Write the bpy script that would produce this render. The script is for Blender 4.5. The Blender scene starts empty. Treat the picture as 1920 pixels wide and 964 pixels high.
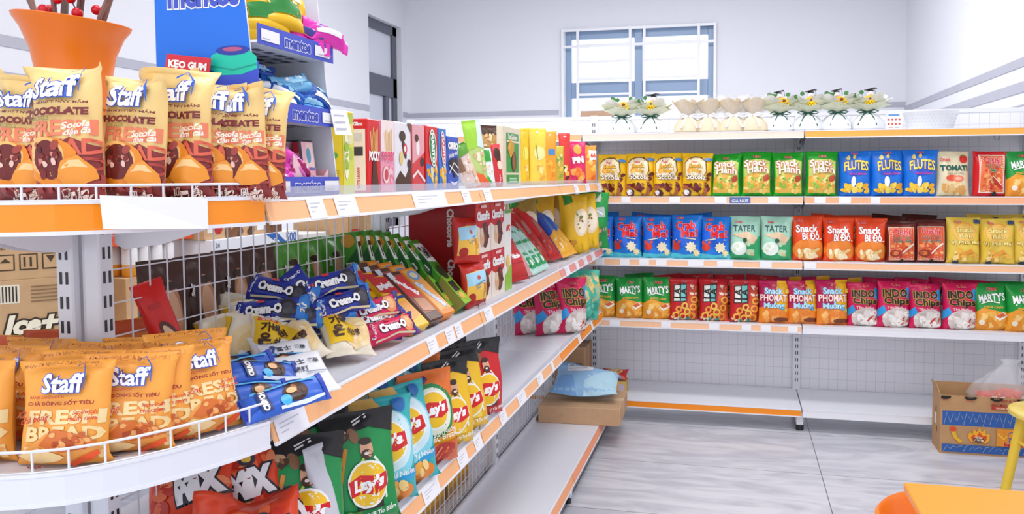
import bpy, math, random
from mathutils import Vector, Matrix, noise
from mathutils.geometry import tessellate_polygon
PI = math.pi
scene = bpy.context.scene
COL = scene.collection
# ------------------------------------------------------------------ camera
F, YAW, PIT, ROL = 1498.7, 12.6855, -2.9782, -.2706
PPX, PPY = 85.09, -71.3
CAM = Vector((.8019, -1.2591, 1.5347))
_a, _b, _c = map(math.radians, (YAW, PIT, ROL))
FW = Vector((-math.sin(_a)*math.cos(_b), math.cos(_a)*math.cos(_b), math.sin(_b)))
RT0 = Vector((math.cos(_a), math.sin(_a), 0)); UP0 = RT0.cross(FW)
RT = RT0*math.cos(_c) + UP0*math.sin(_c); UP = -RT0*math.sin(_c) + UP0*math.cos(_c)
cam = bpy.data.cameras.new('camera'); co = bpy.data.objects.new('camera', cam); COL.objects.link(co)
cam.sensor_width = 36; cam.lens = F/1920*36; cam.shift_x = -PPX/1920; cam.shift_y = PPY/1920
cam.clip_start = .02; cam.clip_end = 100
M3 = Matrix((RT, UP, -FW)).transposed()
co.matrix_world = Matrix.Translation(CAM) @ M3.to_4x4()
scene.camera = co

def at(x, y, ax, v):
    """point where the line of sight through a photo pixel meets the plane X, Y or Z = v"""
    d = FW + RT*((x-960-PPX)/F) + UP*((482+PPY-y)/F)
    i = 'XYZ'.index(ax)
    return CAM + d*((v-CAM[i])/d[i])

# ------------------------------------------------------------------ materials
def lin(h):
    h = h.lstrip('#'); o = []
    for i in (0, 2, 4):
        c = int(h[i:i+2], 16)/255
        o.append(c/12.92 if c <= .04045 else ((c+.055)/1.055)**2.4)
    return (*o, 1)
MATS = {}
def mat(key):
    """'finish:#hex' -> procedural material"""
    if not isinstance(key, str): return key
    if key in MATS: return MATS[key]
    fin, hx = key.split(':')
    m = bpy.data.materials.new(key.replace('#', '')); m.use_nodes = True
    nt = m.node_tree; b = nt.nodes['Principled BSDF']
    b.inputs['Base Color'].default_value = lin(hx)
    def tex(scale, detail=3, dist=0.):
        tc = nt.nodes.new('ShaderNodeTexCoord'); n = nt.nodes.new('ShaderNodeTexNoise')
        n.inputs['Scale'].default_value = scale; n.inputs['Detail'].default_value = detail
        n.inputs['Distortion'].default_value = dist
        nt.links.new(tc.outputs['Object'], n.inputs['Vector']); return n
    def bump(n, s, d=.002):
        bp = nt.nodes.new('ShaderNodeBump'); bp.inputs['Strength'].default_value = s; bp.inputs['Distance'].default_value = d
        nt.links.new(n.outputs['Fac'], bp.inputs['Height']); nt.links.new(bp.outputs['Normal'], b.inputs['Normal'])
    def vary(n, amt):
        mx = nt.nodes.new('ShaderNodeMix'); mx.data_type = 'RGBA'
        c = lin(hx)
        mx.inputs['A'].default_value = (c[0]*(1-amt), c[1]*(1-amt), c[2]*(1-amt), 1)
        mx.inputs['B'].default_value = (min(1, c[0]*(1+amt)), min(1, c[1]*(1+amt)), min(1, c[2]*(1+amt)), 1)
        nt.links.new(n.outputs['Fac'], mx.inputs['Factor']); nt.links.new(mx.outputs['Result'], b.inputs['Base Color'])
    R = b.inputs['Roughness']
    if fin == 'film':
        R.default_value = .34; bump(tex(26, 2, .6), .35, .003); b.inputs['Specular IOR Level'].default_value = .45
    elif fin == 'clear':
        out = nt.nodes['Material Output']; t = nt.nodes.new('ShaderNodeBsdfTransparent'); mx = nt.nodes.new('ShaderNodeMixShader')
        R.default_value = .15; mx.inputs[0].default_value = .24
        nt.links.new(t.outputs[0], mx.inputs[1]); nt.links.new(b.outputs[0], mx.inputs[2]); nt.links.new(mx.outputs[0], out.inputs[0])
        bump(tex(18, 3, .8), .6, .006)
    elif fin == 'faint':
        out = nt.nodes['Material Output']; t = nt.nodes.new('ShaderNodeBsdfTransparent'); mx = nt.nodes.new('ShaderNodeMixShader')
        R.default_value = .2; mx.inputs[0].default_value = .34
        nt.links.new(t.outputs[0], mx.inputs[1]); nt.links.new(b.outputs[0], mx.inputs[2]); nt.links.new(mx.outputs[0], out.inputs[0])
    elif fin == 'card': R.default_value = .5; vary(tex(6), .05)
    elif fin == 'kraft': R.default_value = .8; vary(tex(30, 5), .12)
    elif fin == 'paint': R.default_value = .32; bump(tex(60, 2), .012)
    elif fin == 'plastic': R.default_value = .3; vary(tex(4), .03)
    elif fin == 'wall': R.default_value = .75; vary(tex(1.2, 4), .015)
    elif fin == 'stone': R.default_value = .5; n = tex(3.5, 6, 1.5); vary(n, .08)
    elif fin == 'metal': R.default_value = .35; b.inputs['Metallic'].default_value = .8
    elif fin == 'glass':
        out = nt.nodes['Material Output']; t = nt.nodes.new('ShaderNodeBsdfTransparent'); mx = nt.nodes.new('ShaderNodeMixShader')
        R.default_value = .05; mx.inputs[0].default_value = .04
        nt.links.new(t.outputs[0], mx.inputs[1]); nt.links.new(b.outputs[0], mx.inputs[2]); nt.links.new(mx.outputs[0], out.inputs[0])
    elif fin == 'leaf': R.default_value = .5; vary(tex(20), .15)
    elif fin == 'bread': R.default_value = .7; vary(tex(60, 4), .25); 
    else: R.default_value = .6; vary(tex(40, 3), .06)
    MATS[key] = m; return m

def grid_mat(name, base, line, sx, sz, w, axes):
    """panel with a printed/pressed grid: procedural brick texture in object space"""
    m = bpy.data.materials.new(name); m.use_nodes = True; nt = m.node_tree; b = nt.nodes['Principled BSDF']
    tc = nt.nodes.new('ShaderNodeTexCoord'); sp = nt.nodes.new('ShaderNodeSeparateXYZ'); cb = nt.nodes.new('ShaderNodeCombineXYZ')
    nt.links.new(tc.outputs['Object'], sp.inputs[0]); nt.links.new(sp.outputs[axes[0]], cb.inputs[0]); nt.links.new(sp.outputs[axes[1]], cb.inputs[1])
    br = nt.nodes.new('ShaderNodeTexBrick'); br.offset = 0; br.squash = 1
    br.inputs['Scale'].default_value = 1; br.inputs['Brick Width'].default_value = sx; br.inputs['Row Height'].default_value = sz
    br.inputs['Mortar Size'].default_value = w; br.inputs['Mortar Smooth'].default_value = .3
    br.inputs['Color1'].default_value = br.inputs['Color2'].default_value = lin(base); br.inputs['Mortar'].default_value = lin(line)
    nt.links.new(cb.outputs[0], br.inputs['Vector']); nt.links.new(br.outputs['Color'], b.inputs['Base Color'])
    b.inputs['Roughness'].default_value = .45
    return m, nt, b, br, cb

# ------------------------------------------------------------------ mesh builder
class MB:
    def __init__(s): s.v = []; s.f = []; s.m = []; s.mats = []
    def mi(s, key):
        if key not in s.mats: s.mats.append(key)
        return s.mats.index(key)
    def add(s, vs, fs, key):
        o = len(s.v); i = s.mi(key); s.v += [tuple(p) for p in vs]
        for f in fs: s.f.append(tuple(o+k for k in f)); s.m.append(i)
    def box(s, x0, y0, z0, x1, y1, z1, key, ch=.0):
        if x0 > x1: x0, x1 = x1, x0
        if y0 > y1: y0, y1 = y1, y0
        if z0 > z1: z0, z1 = z1, z0
        if ch <= 0:
            v = [(x, y, z) for x in (x0, x1) for y in (y0, y1) for z in (z0, z1)]
            s.add(v, [(0, 1, 3, 2), (4, 6, 7, 5), (0, 4, 5, 1), (2, 3, 7, 6), (0, 2, 6, 4), (1, 5, 7, 3)], key); return
        c = min(ch, (x1-x0)/3, (y1-y0)/3, (z1-z0)/3); cx, cy, cz = (x0+x1)/2, (y0+y1)/2, (z0+z1)/2
        v = []; idx = {}
        for sx in (-1, 1):
            for sy in (-1, 1):
                for sz in (-1, 1):
                    hx, hy, hz = (x1-x0)/2, (y1-y0)/2, (z1-z0)/2
                    for a in range(3):
                        h = [hx-c, hy-c, hz-c]; h[a] += c
                        idx[(sx, sy, sz, a)] = len(v); v.append((cx+sx*h[0], cy+sy*h[1], cz+sz*h[2]))
        fs = []
        for a in range(3):
            b, d = [(1, 2), (2, 0), (0, 1)][a]
            for sa in (-1, 1):
                q = []
                for sb, sd in ((-1, -1), (1, -1), (1, 1), (-1, 1)):
                    t = [0, 0, 0]; t[a] = sa; t[b] = sb; t[d] = sd; q.append(idx[(*t, a)])
                fs.append(tuple(q if sa > 0 else q[::-1]))
        for a in range(3):          # edges along axis a
            b, d = [(1, 2), (2, 0), (0, 1)][a]
            for sb in (-1, 1):
                for sd in (-1, 1):
                    def g(sa, ax):
                        t = [0, 0, 0]; t[a] = sa; t[b] = sb; t[d] = sd; return idx[(*t, ax)]
                    q = [g(-1, b), g(1, b), g(1, d), g(-1, d)]
                    fs.append(tuple(q if sb*sd < 0 else q[::-1]))
        for sx in (-1, 1):
            for sy in (-1, 1):
                for sz in (-1, 1):
                    q = [idx[(sx, sy, sz, a)] for a in range(3)]
                    fs.append(tuple(q if sx*sy*sz > 0 else q[::-1]))
        s.add(v, fs, key)
    def tube(s, pts, r, key, n=6, closed=False, caps=True, r1=None):
        P = [Vector(p) for p in pts]; N = len(P); V = []; ref = None
        for i, p in enumerate(P):
            a = P[i-1] if (i > 0 or closed) else P[i]; b = P[(i+1) % N] if (i < N-1 or closed) else P[i]
            t = (b-a).normalized()
            if ref is None: ref = t.orthogonal().normalized()
            ref = (ref - t*ref.dot(t)).normalized(); bi = t.cross(ref)
            rr = r if r1 is None else r+(r1-r)*i/max(1, N-1)
            for k in range(n):
                q = 2*PI*k/n; V.append(p+ref*(math.cos(q)*rr)+bi*(math.sin(q)*rr))
        fs = []
        for i in range(N if closed else N-1):
            j = (i+1) % N
            for k in range(n): l = (k+1) % n; fs.append((i*n+k, i*n+l, j*n+l, j*n+k))
        if not closed and caps: fs += [tuple(range(n))[::-1], tuple((N-1)*n+k for k in range(n))]
        s.add(V, fs, key)
    def lathe(s, prof, key, n=24, c=(0, 0, 0), sx=1, sy=1, wob=None):
        V = []; fs = []; N = len(prof)
        for i, (r, z) in enumerate(prof):
            for k in range(n):
                q = 2*PI*k/n; w = wob(q, i/(N-1)) if wob else 1
                V.append((c[0]+r*w*math.cos(q)*sx, c[1]+r*w*math.sin(q)*sy, c[2]+z))
        for i in range(N-1):
            for k in range(n): l = (k+1) % n; fs.append((i*n+k, i*n+l, (i+1)*n+l, (i+1)*n+k))
        if prof[0][0] > 1e-6: fs.append(tuple(range(n))[::-1])
        if prof[-1][0] > 1e-6: fs.append(tuple((N-1)*n+k for k in range(n)))
        s.add(V, fs, key)
    def prism(s, outline, z0, z1, key):
        n = len(outline)
        s.add([(x, y, z0) for x, y in outline]+[(x, y, z1) for x, y in outline],
              [tuple(range(n))[::-1], tuple(range(n, 2*n))]+[(i, (i+1) % n, n+(i+1) % n, n+i) for i in range(n)], key)
    def prism_axis(s, outline, ax, a0, a1, key):
        """outline in the two other axes (cyclic order), extruded along ax"""
        n = len(outline); mk = {'X': lambda p, a: (a, p[0], p[1]), 'Y': lambda p, a: (p[0], a, p[1])}[ax]
        s.add([mk(p, a0) for p in outline]+[mk(p, a1) for p in outline],
              [tuple(range(n))[::-1], tuple(range(n, 2*n))]+[(i, (i+1) % n, n+(i+1) % n, n+i) for i in range(n)], key)
    def mesh(s, name, smooth=False, angle=40):
        me = bpy.data.meshes.new(name); me.from_pydata(s.v, [], s.f)
        for k in s.mats: me.materials.append(mat(k))
        me.polygons.foreach_set('material_index', s.m)
        if smooth:
            me.polygons.foreach_set('use_smooth', [True]*len(s.f))
            me.update()
            if angle: 
                try: me.set_sharp_from_angle(angle=math.radians(angle))
                except Exception: pass
        me.update(); return me
    def build(s, name, parent=None, smooth=False, angle=40):
        return link(name, s.mesh(name, smooth, angle), parent)

def link(name, me, parent=None):
    o = bpy.data.objects.new(name, me); COL.objects.link(o)
    if parent is not None: o.parent = parent
    return o
def tag(o, label=None, cat=None, group=None, kind=None):
    for k, v in (('label', label), ('category', cat), ('group', group), ('kind', kind)):
        if v: o[k] = v
    return o
def thing(name, label, cat, loc=(0, 0, 0), rz=0, group=None):
    o = bpy.data.objects.new(name, None); COL.objects.link(o); o.location = loc; o.rotation_euler.z = rz
    o.empty_display_size = .05
    return tag(o, label, cat, group)

# ------------------------------------------------------------------ flat artwork: text and shapes laid on a surface function S(a, b, offset)
TXT = {}
def text_geo(t, bold=0., shear=0.):
    k = (t, round(bold, 3), round(shear, 2))
    if k in TXT: return TXT[k]
    cu = bpy.data.curves.new('t', 'FONT'); cu.body = t; cu.size = 1; cu.offset = bold; cu.shear = shear
    cu.resolution_u = 2; cu.fill_mode = 'FRONT'
    o = bpy.data.objects.new('t', cu); COL.objects.link(o)
    dg = bpy.context.evaluated_depsgraph_get(); me = bpy.data.meshes.new_from_object(o.evaluated_get(dg))
    V = [(v.co.x, v.co.y) for v in me.vertices]; Fs = [tuple(p.vertices) for p in me.polygons]
    bpy.data.objects.remove(o); bpy.data.curves.remove(cu); bpy.data.meshes.remove(me)
    if not V: V = [(0, 0), (1, 0), (0, 1)]
    x0, x1 = min(v[0] for v in V), max(v[0] for v in V); y0, y1 = min(v[1] for v in V), max(v[1] for v in V)
    TXT[k] = (V, Fs, (x0, y0, x1, y1)); return TXT[k]

def fine(pts, tris, L):
    """split triangles until every edge is shorter than L"""
    pts = list(pts); todo = list(tris); out = []; mid = {}
    while todo:
        a, b, c = todo.pop()
        e = [(math.dist(pts[i], pts[j]), i, j, k) for i, j, k in ((a, b, c), (b, c, a), (c, a, b))]
        d, i, j, k = max(e)
        if d <= L: out.append((a, b, c)); continue
        q = (min(i, j), max(i, j))
        if q not in mid:
            mid[q] = len(pts); pts.append(((pts[i][0]+pts[j][0])/2, (pts[i][1]+pts[j][1])/2))
        m = mid[q]; todo += [(i, m, k), (m, j, k)]
    return pts, out

def paint(mb, art, S, L=.08, fin='film', off0=.0008, step=.00022, lim=None):
    n = 0
    def emit(pts, fs, col):
        nonlocal n
        if lim: pts = [(max(lim[0], min(lim[2], x)), max(lim[1], min(lim[3], y))) for x, y in pts]
        off = off0+step*n
        key = col if ':' in col else fin+':'+col
        mb.add([S(x, y, off) for x, y in pts], fs, key)
    def poly(P, col, LL=L):
        tr = tessellate_polygon([[Vector((x, y, 0)) for x, y in P]])
        tr = [t if (P[t[1]][0]-P[t[0]][0])*(P[t[2]][1]-P[t[0]][1])-(P[t[1]][1]-P[t[0]][1])*(P[t[2]][0]-P[t[0]][0]) > 0 else (t[0], t[2], t[1]) for t in tr]
        emit(*fine(P, tr, LL), col)
    def ell(cx, cy, rx, ry, col, rot=0, seg=18):
        c, s_ = math.cos(rot), math.sin(rot)
        poly([(cx+rx*math.cos(q)*c-ry*math.sin(q)*s_, cy+rx*math.cos(q)*s_+ry*math.sin(q)*c) for q in [2*PI*k/seg for k in range(seg)]], col)
    for it in art:
        k = it[0]; n += 1
        if k == 'E': ell(*it[1:])
        elif k == 'P': poly(it[1], it[2])
        elif k == 'R': x0, y0, x1, y1 = it[1:5]; poly([(x0, y0), (x1, y0), (x1, y1), (x0, y1)], it[5])
        elif k == 'O':
            cx, cy, r, t, col = it[1:6]; sg = 16
            pts = [(cx+rr*math.cos(2*PI*i/sg), cy+rr*math.sin(2*PI*i/sg)) for rr in (r-t, r) for i in range(sg)]
            emit(pts, [(i, (i+1) % sg, sg+(i+1) % sg, sg+i)[::-1] for i in range(sg)], col)
        elif k == 'L':
            P, w, col = it[1:4]; pts = []; fs = []
            for i, (x, y) in enumerate(P):
                a = P[max(0, i-1)]; b = P[min(len(P)-1, i+1)]; d = math.hypot(b[0]-a[0], b[1]-a[1]) or 1
                nx, ny = -(b[1]-a[1])/d*w/2, (b[0]-a[0])/d*w/2
                pts += [(x+nx, y+ny), (x-nx, y-ny)]
                if i: fs += [(2*i-2, 2*i-1, 2*i+1, 2*i)]
            emit(pts, fs, col)
        elif k == 'S':
            x0, y0, x1, y1, cnt, r, cols, seed = it[1:9]; rd = random.Random(seed)
            for i in range(cnt):
                a = rd.uniform(.55, 1.25)*r; n += .35
                ell(rd.uniform(x0+a, x1-a) if x1-x0 > 2*a else (x0+x1)/2, rd.uniform(y0+a*.7, y1-a*.7) if y1-y0 > 1.4*a else (y0+y1)/2, a, a*rd.uniform(.5, .8), cols[i % len(cols)], rd.uniform(0, PI), 9)
        elif k == 'T':
            t, cx, cy, W, col = it[1:6]; op = it[6] if len(it) > 6 else {}
            bold = op.get('b', .02)
            for c, bo in (((op['o'], bold+op.get('ow', .055)*.7),) if 'o' in op else ())+((col, bold),):
                V, Fs, bb = text_geo(t, bo, op.get('sh', 0)); b0 = text_geo(t, bold, op.get('sh', 0))[2]
                sx = W/(b0[2]-b0[0]); sy = op['h']/(b0[3]-b0[1]) if 'h' in op else sx
                mx, my = (b0[0]+b0[2])/2, (b0[1]+b0[3])/2; r = op.get('r', 0); cr, sr = math.cos(r), math.sin(r); arc = op.get('arc', 0)
                pts = []
                for x, y in V:
                    x = (x-mx)*sx; y = (y-my)*sy+arc*(1-(2*x/W)**2)
                    pts.append((cx+x*cr-y*sr, cy+x*sr+y*cr))
                if max(W, op.get('h', 0)) > .25*(1 if L < 1 else 99): pts, Fs = fine(pts, Fs, .05)
                emit(pts, Fs, c); n += 3 if L < 1 else 1

# ------------------------------------------------------------------ soft pouches
def clamp(x, a=0., b=1.): return a if x < a else b if x > b else x
MESHES = {}
def pouch(key, w, h, d, col, art=(), seed=0, bands=(), seal=.05, sealb=None, puff=.5, puffb=.5, edge=.5, pinch=.08,
          crease=1., fin='film', horiz=False, split=False, nu=18, nv=24, backcol=None, slump=0., corner=0.):
    """returns list of (part name or None, mesh): a filled pillow bag, standing on z=0, front towards -y"""
    if key in MESHES: return MESHES[key]
    rd = random.Random(seed*7+3); sealb = seal if sealb is None else sealb
    ph = [rd.uniform(0, 6.28) for _ in range(8)]; k1, k2, k3 = rd.uniform(2, 3), rd.uniform(4, 6), rd.uniform(1, 2)
    smax = (puffb/(puff+puffb))**puffb*(puff/(puff+puffb))**puff
    def core(u, v):
        q = clamp((v-sealb)/(1-seal-sealb)); s = (q**puffb)*((1-q)**puff)/smax
        c = max(0., 1-abs(u)**3)**edge
        cr = crease*d*.09*(math.exp(-q/.14)+math.exp(-(1-q)/.14))*min(1, s*2)*(math.sin(k1*u*PI+ph[0])*.6+math.sin(k2*u*PI+ph[1])*.4)*(1-u*u)
        lo = crease*d*.16*noise.noise((u*1.5+seed*3.1, v*2.2, seed*.77))*s*c
        T = d/2*s*c
        sw = d*.14*math.sin(k3*u*1.7+ph[2]+(3 if v > .5 else 0))*(1-min(1, s))
        sw += slump*d*max(0, v-.75)**2*8*math.sin(u*2+ph[4])
        x = u*w/2*(1-pinch*s+.02*noise.noise((u+seed, v*3, 4.)))
        z = v*h*(1-.0*s) - corner*h*max(0, abs(u)-.6)*(1 if v > .5 else -1)*abs(v-.5)*2
        return x, -(T+cr+lo)-.0007+sw, T*.85+lo*.4+.0007+sw, z
    G = [[core(-1+2*i/nu, j/nv) for i in range(nu+1)] for j in range(nv+1)]
    if horiz: tr = lambda x, y, z: (z-h/2, y, x+w/2)
    else: tr = lambda x, y, z: (x, y, z)
    fl = horiz
    FR = [[Vector(tr(g[0], g[1], g[3])) for g in r] for r in G]; BK = [[Vector(tr(g[0], g[2], g[3])) for g in r] for r in G]
    def colat(v):
        for a, b, c in bands:
            if a <= v <= b: return c
        return col
    mbs = {None: MB()}
    jt = nv-max(1, round(seal*nv)); jb = max(1, round(sealb*nv))
    if split: mbs['top_seal'] = MB(); mbs['bottom_seal'] = MB()
    for j in range(nv):
        part = None
        if split: part = 'top_seal' if j >= jt else 'bottom_seal' if j < jb else None
        mb = mbs[part]; c = fin+':'+colat((j+.5)/nv); cb = fin+':'+(backcol or colat((j+.5)/nv))
        for A, flip, cc in ((FR, False, c), (BK, True, cb)):
            vs = []; fs = []
            for i in range(nu+1): vs += [A[j][i], A[j+1][i]]
            for i in range(nu):
                f = (2*i, 2*i+2, 2*i+3, 2*i+1)
                fs.append(f[::-1] if flip != fl else f)
            mb.add(vs, fs, cc)
        for i in (0, nu):
            q = [FR[j][i], BK[j][i], BK[j+1][i], FR[j+1][i]]
            mb.add(q, [(0, 1, 2, 3) if (i == nu) != fl else (3, 2, 1, 0)], c)
    for j, A in ((0, 0), (nv, 1)):
        mb = mbs[None if not split else ('bottom_seal' if j == 0 else 'top_seal')]
        vs = [p for i in range(nu+1) for p in (FR[j][i], BK[j][i])]
        mb.add(vs, [(2*i, 2*i+1, 2*i+3, 2*i+2) if (j == 0) != fl else (2*i+2, 2*i+3, 2*i+1, 2*i) for i in range(nu)], fin+':'+colat(j/nv))
    def S(a, b, off):
        if horiz: u = clamp(1-2*(b*h/w) if False else (2*b*h/w-1), -1, 1); v = clamp(a+.5)
        else: u = clamp(2*a, -1, 1); v = clamp(b*w/h)
        x = (u+1)/2*nu; y = v*nv; i = min(nu-1, int(x)); j = min(nv-1, int(y)); fx = x-i; fy = y-j
        p = (FR[j][i]*(1-fx)+FR[j][i+1]*fx)*(1-fy)+(FR[j+1][i]*(1-fx)+FR[j+1][i+1]*fx)*fy
        du = FR[j][i+1]-FR[j][i]; dv = FR[j+1][i]-FR[j][i]; nn = du.cross(dv)
        if fl: nn = -nn
        nn = nn.normalized() if nn.length > 1e-12 else Vector((0, -1, 0))
        return p+nn*(off+.0004)
    paint(mbs[None], art, S, .07, fin)
    out = [(p, finish(m, key+(p or ''))) for p, m in mbs.items()]
    MESHES[key] = out; return out
def finish(mb, name):
    me = mb.mesh(name.replace(' ', '_'), True, 0)
    bm_weld(me); return me
def bm_weld(me):
    import bmesh
    bm = bmesh.new(); bm.from_mesh(me); bmesh.ops.remove_doubles(bm, verts=bm.verts, dist=.00002); bm.to_mesh(me); bm.free(); me.update()

def place(parts, name, label, cat, loc, rot=(0, 0, 0), group=None, sc=None):
    """a new thing that shares the mesh data of its kind; first mesh is the body, the others its parts"""
    root = link(name, parts[0][1]); root.location = loc; root.rotation_euler = rot
    if sc: root.scale = (sc, sc, sc) if not isinstance(sc, tuple) else sc
    tag(root, label, cat, group)
    for pn, me in parts[1:]: link(pn, me, root)
    return root

def carton(key, w, d, h, col, art=None, fin='card', ch=.0015, split_lid=None):
    """printed box standing on z=0; art faces: f front(-y) b back r right(+x) l left(-x) t top, each in metres from the face's lower left"""
    if key in MESHES: return MESHES[key]
    mb = MB(); mb.box(-w/2, -d/2, 0, w/2, d/2, h, fin+':'+col, ch)
    FS = {'f': lambda a, b, o: (a-w/2, -d/2-o, b), 'b': lambda a, b, o: (w/2-a, d/2+o, b), 'r': lambda a, b, o: (w/2+o, a-d/2, b),
          'l': lambda a, b, o: (-w/2-o, d/2-a, b), 't': lambda a, b, o: (a-w/2, b-d/2, h+o)}
    for k, items in (art or {}).items(): paint(mb, items, FS[k], 9, fin, .0004, .0002)
    MESHES[key] = [(None, mb.mesh(key.replace(' ', '_')))]; return MESHES[key]
ORD = ['first', 'second', 'third', 'fourth', 'fifth', 'sixth', 'seventh', 'eighth', 'ninth', 'tenth', 'eleventh', 'twelfth']
# ================================================================== the room
W = 'wall:#EDEEF4'
def struct(name, mb, **k):
    o = mb.build(name, None, **k); o['kind'] = 'structure'; return o
XL, XR, YB, YF, HC = -3.6, 2.75, 9.0, -5.0, 4.1
fm, nt, b, br, cb = grid_mat('floor_tiles', '#D9DAE1', '#55565C', 1.205, .66, .0022, (0, 1))
mp = nt.nodes.new('ShaderNodeMapping'); mp.inputs['Location'].default_value = (-1.235+1.205, -2.98+.66*5, 0)
nt.links.new(cb.outputs[0], mp.inputs[0]); nt.links.new(mp.outputs[0], br.inputs['Vector'])
nz = nt.nodes.new('ShaderNodeTexNoise'); nz.inputs['Scale'].default_value = 1.9; nz.inputs['Detail'].default_value = 8; nz.inputs['Distortion'].default_value = 2.2
m2 = nt.nodes.new('ShaderNodeMapping'); m2.inputs['Scale'].default_value = (1.0, 3.6, 1); m2.inputs['Rotation'].default_value = (0, 0, .6)
nt.links.new(cb.outputs[0], m2.inputs[0]); nt.links.new(m2.outputs[0], nz.inputs['Vector'])
cr = nt.nodes.new('ShaderNodeValToRGB'); cr.color_ramp.elements[0].position = .36; cr.color_ramp.elements[0].color = lin('#BFC0CA')
cr.color_ramp.elements[1].position = .62; cr.color_ramp.elements[1].color = lin('#DADBE2')
nt.links.new(nz.outputs['Fac'], cr.inputs[0]); nt.links.new(cr.outputs[0], br.inputs['Color1']); nt.links.new(cr.outputs[0], br.inputs['Color2'])
b.inputs['Roughness'].default_value = .28
MATS['floor_tiles'] = fm
m = MB(); m.box(XL-.2, YF, -.1, XR+.2, YB+.2, 0, fm); struct('floor', m)
m = MB(); m.box(XL-.2, YF, HC, XR+.2, YB+.2, HC+.1, W); struct('ceiling', m)
# back wall with the window opening
wx0, wx1, wz0, wz1 = -1.40, .50, 1.55, 3.43
m = MB(); m.box(XL, YB, 0, wx0, YB+.2, HC, W); m.box(wx1, YB, 0, XR, YB+.2, HC, W); m.box(wx0, YB, 0, wx1, YB+.2, wz0, W); m.box(wx0, YB, wz1, wx1, YB+.2, HC, W)
struct('wall_back', m)
# left wall with the tall opening near the corner
ly0, ly1, lz1 = 7.85, 8.83, 3.54
m = MB(); m.box(XL-.2, YF, 0, XL, ly0, HC, W); m.box(XL-.2, ly1, 0, XL, YB+.2, HC, W); m.box(XL-.2, ly0, lz1, XL, ly1, HC, W); struct('wall_left', m)
m = MB(); m.box(XR, YF, 0, XR+.2, YB+.2, HC, W); struct('wall_right', m)
GS = 'stone:#B9BAC6'
m = MB()
for z0, z1 in ((2.355, 2.425), (2.115, 2.20)):
    m.box(XL, YF, z0, XL+.008, ly0-.02, z1, GS); m.box(XL, ly1+.02, z0, XL+.008, YB, z1, GS)
struct('trim_1', m)
m = MB()
for z0, z1 in ((2.355, 2.415), (2.115, 2.20)):
    m.box(XL, YB-.008, z0, wx0-.08, YB, z1, GS); m.box(wx1+.08, YB-.008, z0, XR, YB, z1, GS)
struct('trim_2', m)
m = MB()
for z0, z1 in ((2.295, 2.36), (2.115, 2.19)): m.box(XR-.008, YF, z0, XR, YB, z1, GS)
for k in range(5): m.box(XR-.006, YF, 2.02-.035*k, XR, YB, 2.03-.035*k, GS)
struct('trim_3', m)
# window in the back wall: bluish aluminium frame, glass and a white security grille in front
wr = bpy.data.objects.new('window_1', None); COL.objects.link(wr); wr['kind'] = 'structure'
FR_ = 'paint:#8FA6C4'
m = MB()
yf0, yf1 = YB+.08, YB+.15
for x0, x1 in ((wx0, wx0+.07), (wx1-.07, wx1), ((wx0+wx1)/2-.05, (wx0+wx1)/2+.05)): m.box(x0, yf0, wz0, x1, yf1, wz1, FR_, .004)
for z0, z1 in ((wz0, wz0+.08), (wz1-.10, wz1), (2.57, 2.77)): m.box(wx0+.07, yf0+.004, z0, (wx0+wx1)/2-.05, yf1-.004, z1, FR_, .004); m.box((wx0+wx1)/2+.05, yf0+.004, z0, wx1-.07, yf1-.004, z1, FR_, .004)
m.build('window_frame', wr)
m = MB()
for x0, x1, z0, z1 in ((wx0+.07, -.5, 1.63, 2.57), (-.4, wx1-.07, 1.63, 2.57), (wx0+.07, -.5, 2.77, 3.33), (-.4, wx1-.07, 2.77, 3.33)):
    m.box(x0, yf0+.03, z0, x1, yf0+.036, z1, 'glass:#E8F1FF')
m.build('window_pane', wr)
m = MB(); GW = 'paint:#F4F5F9'; yg = YB-.05
for x in (wx0-.02, wx0+.18, -.54, -.36, wx1-.18, wx1+.02): m.box(x-.017, yg, wz0-.05, x+.017, yg+.03, wz1+.02, GW, .002)
for z in (1.72, 1.93, 2.13, 2.33, 2.60, 2.80, 3.02, 3.23): 
    for x0, x1 in ((wx0+.18, -.54), (-.36, wx1-.18)): m.box(x0, yg+.005, z-.014, x1, yg+.025, z+.014, GW, .002)
for z in (3.22, wz1+.0): m.box(wx0-.03, yg+.004, z-.016, wx1+.03, yg+.026, z+.016, GW, .002)
m.build('security_grille', wr)
# tall dark framed window in the left wall
wl = bpy.data.objects.new('window_2', None); COL.objects.link(wl); wl['kind'] = 'structure'
DK = 'paint:#5B5D6C'; x0, x1 = XL-.14, XL-.07
m = MB()
for a, b_ in ((ly0, ly0+.09), (ly1-.12, ly1)): m.box(x0, a, .9, x1, b_, lz1, DK, .004)
for z0, z1 in ((lz1-.12, lz1), (2.60, 2.86), (.9, 1.0)): m.box(x0, ly0, z0, x1, ly1, z1, DK, .004)
m.box(x0+.005, ly0+.6, 1, x1+.01, ly0+.70, 2.6, DK, .004)
m.build('window_frame', wl)
m = MB(); m.box(x0+.03, ly0+.09, 1, x0+.036, ly1-.12, 2.6, 'wall:#D9DEE8'); m.box(x0+.03, ly0+.09, 2.86, x0+.036, ly1-.12, lz1-.12, 'wall:#E2E5EE'); m.build('frosted_pane', wl)
m = MB(); m.box(XL-.2, ly0, 0, XL-.02, ly1, .9, W); m.build('window_sill', wl)

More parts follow.
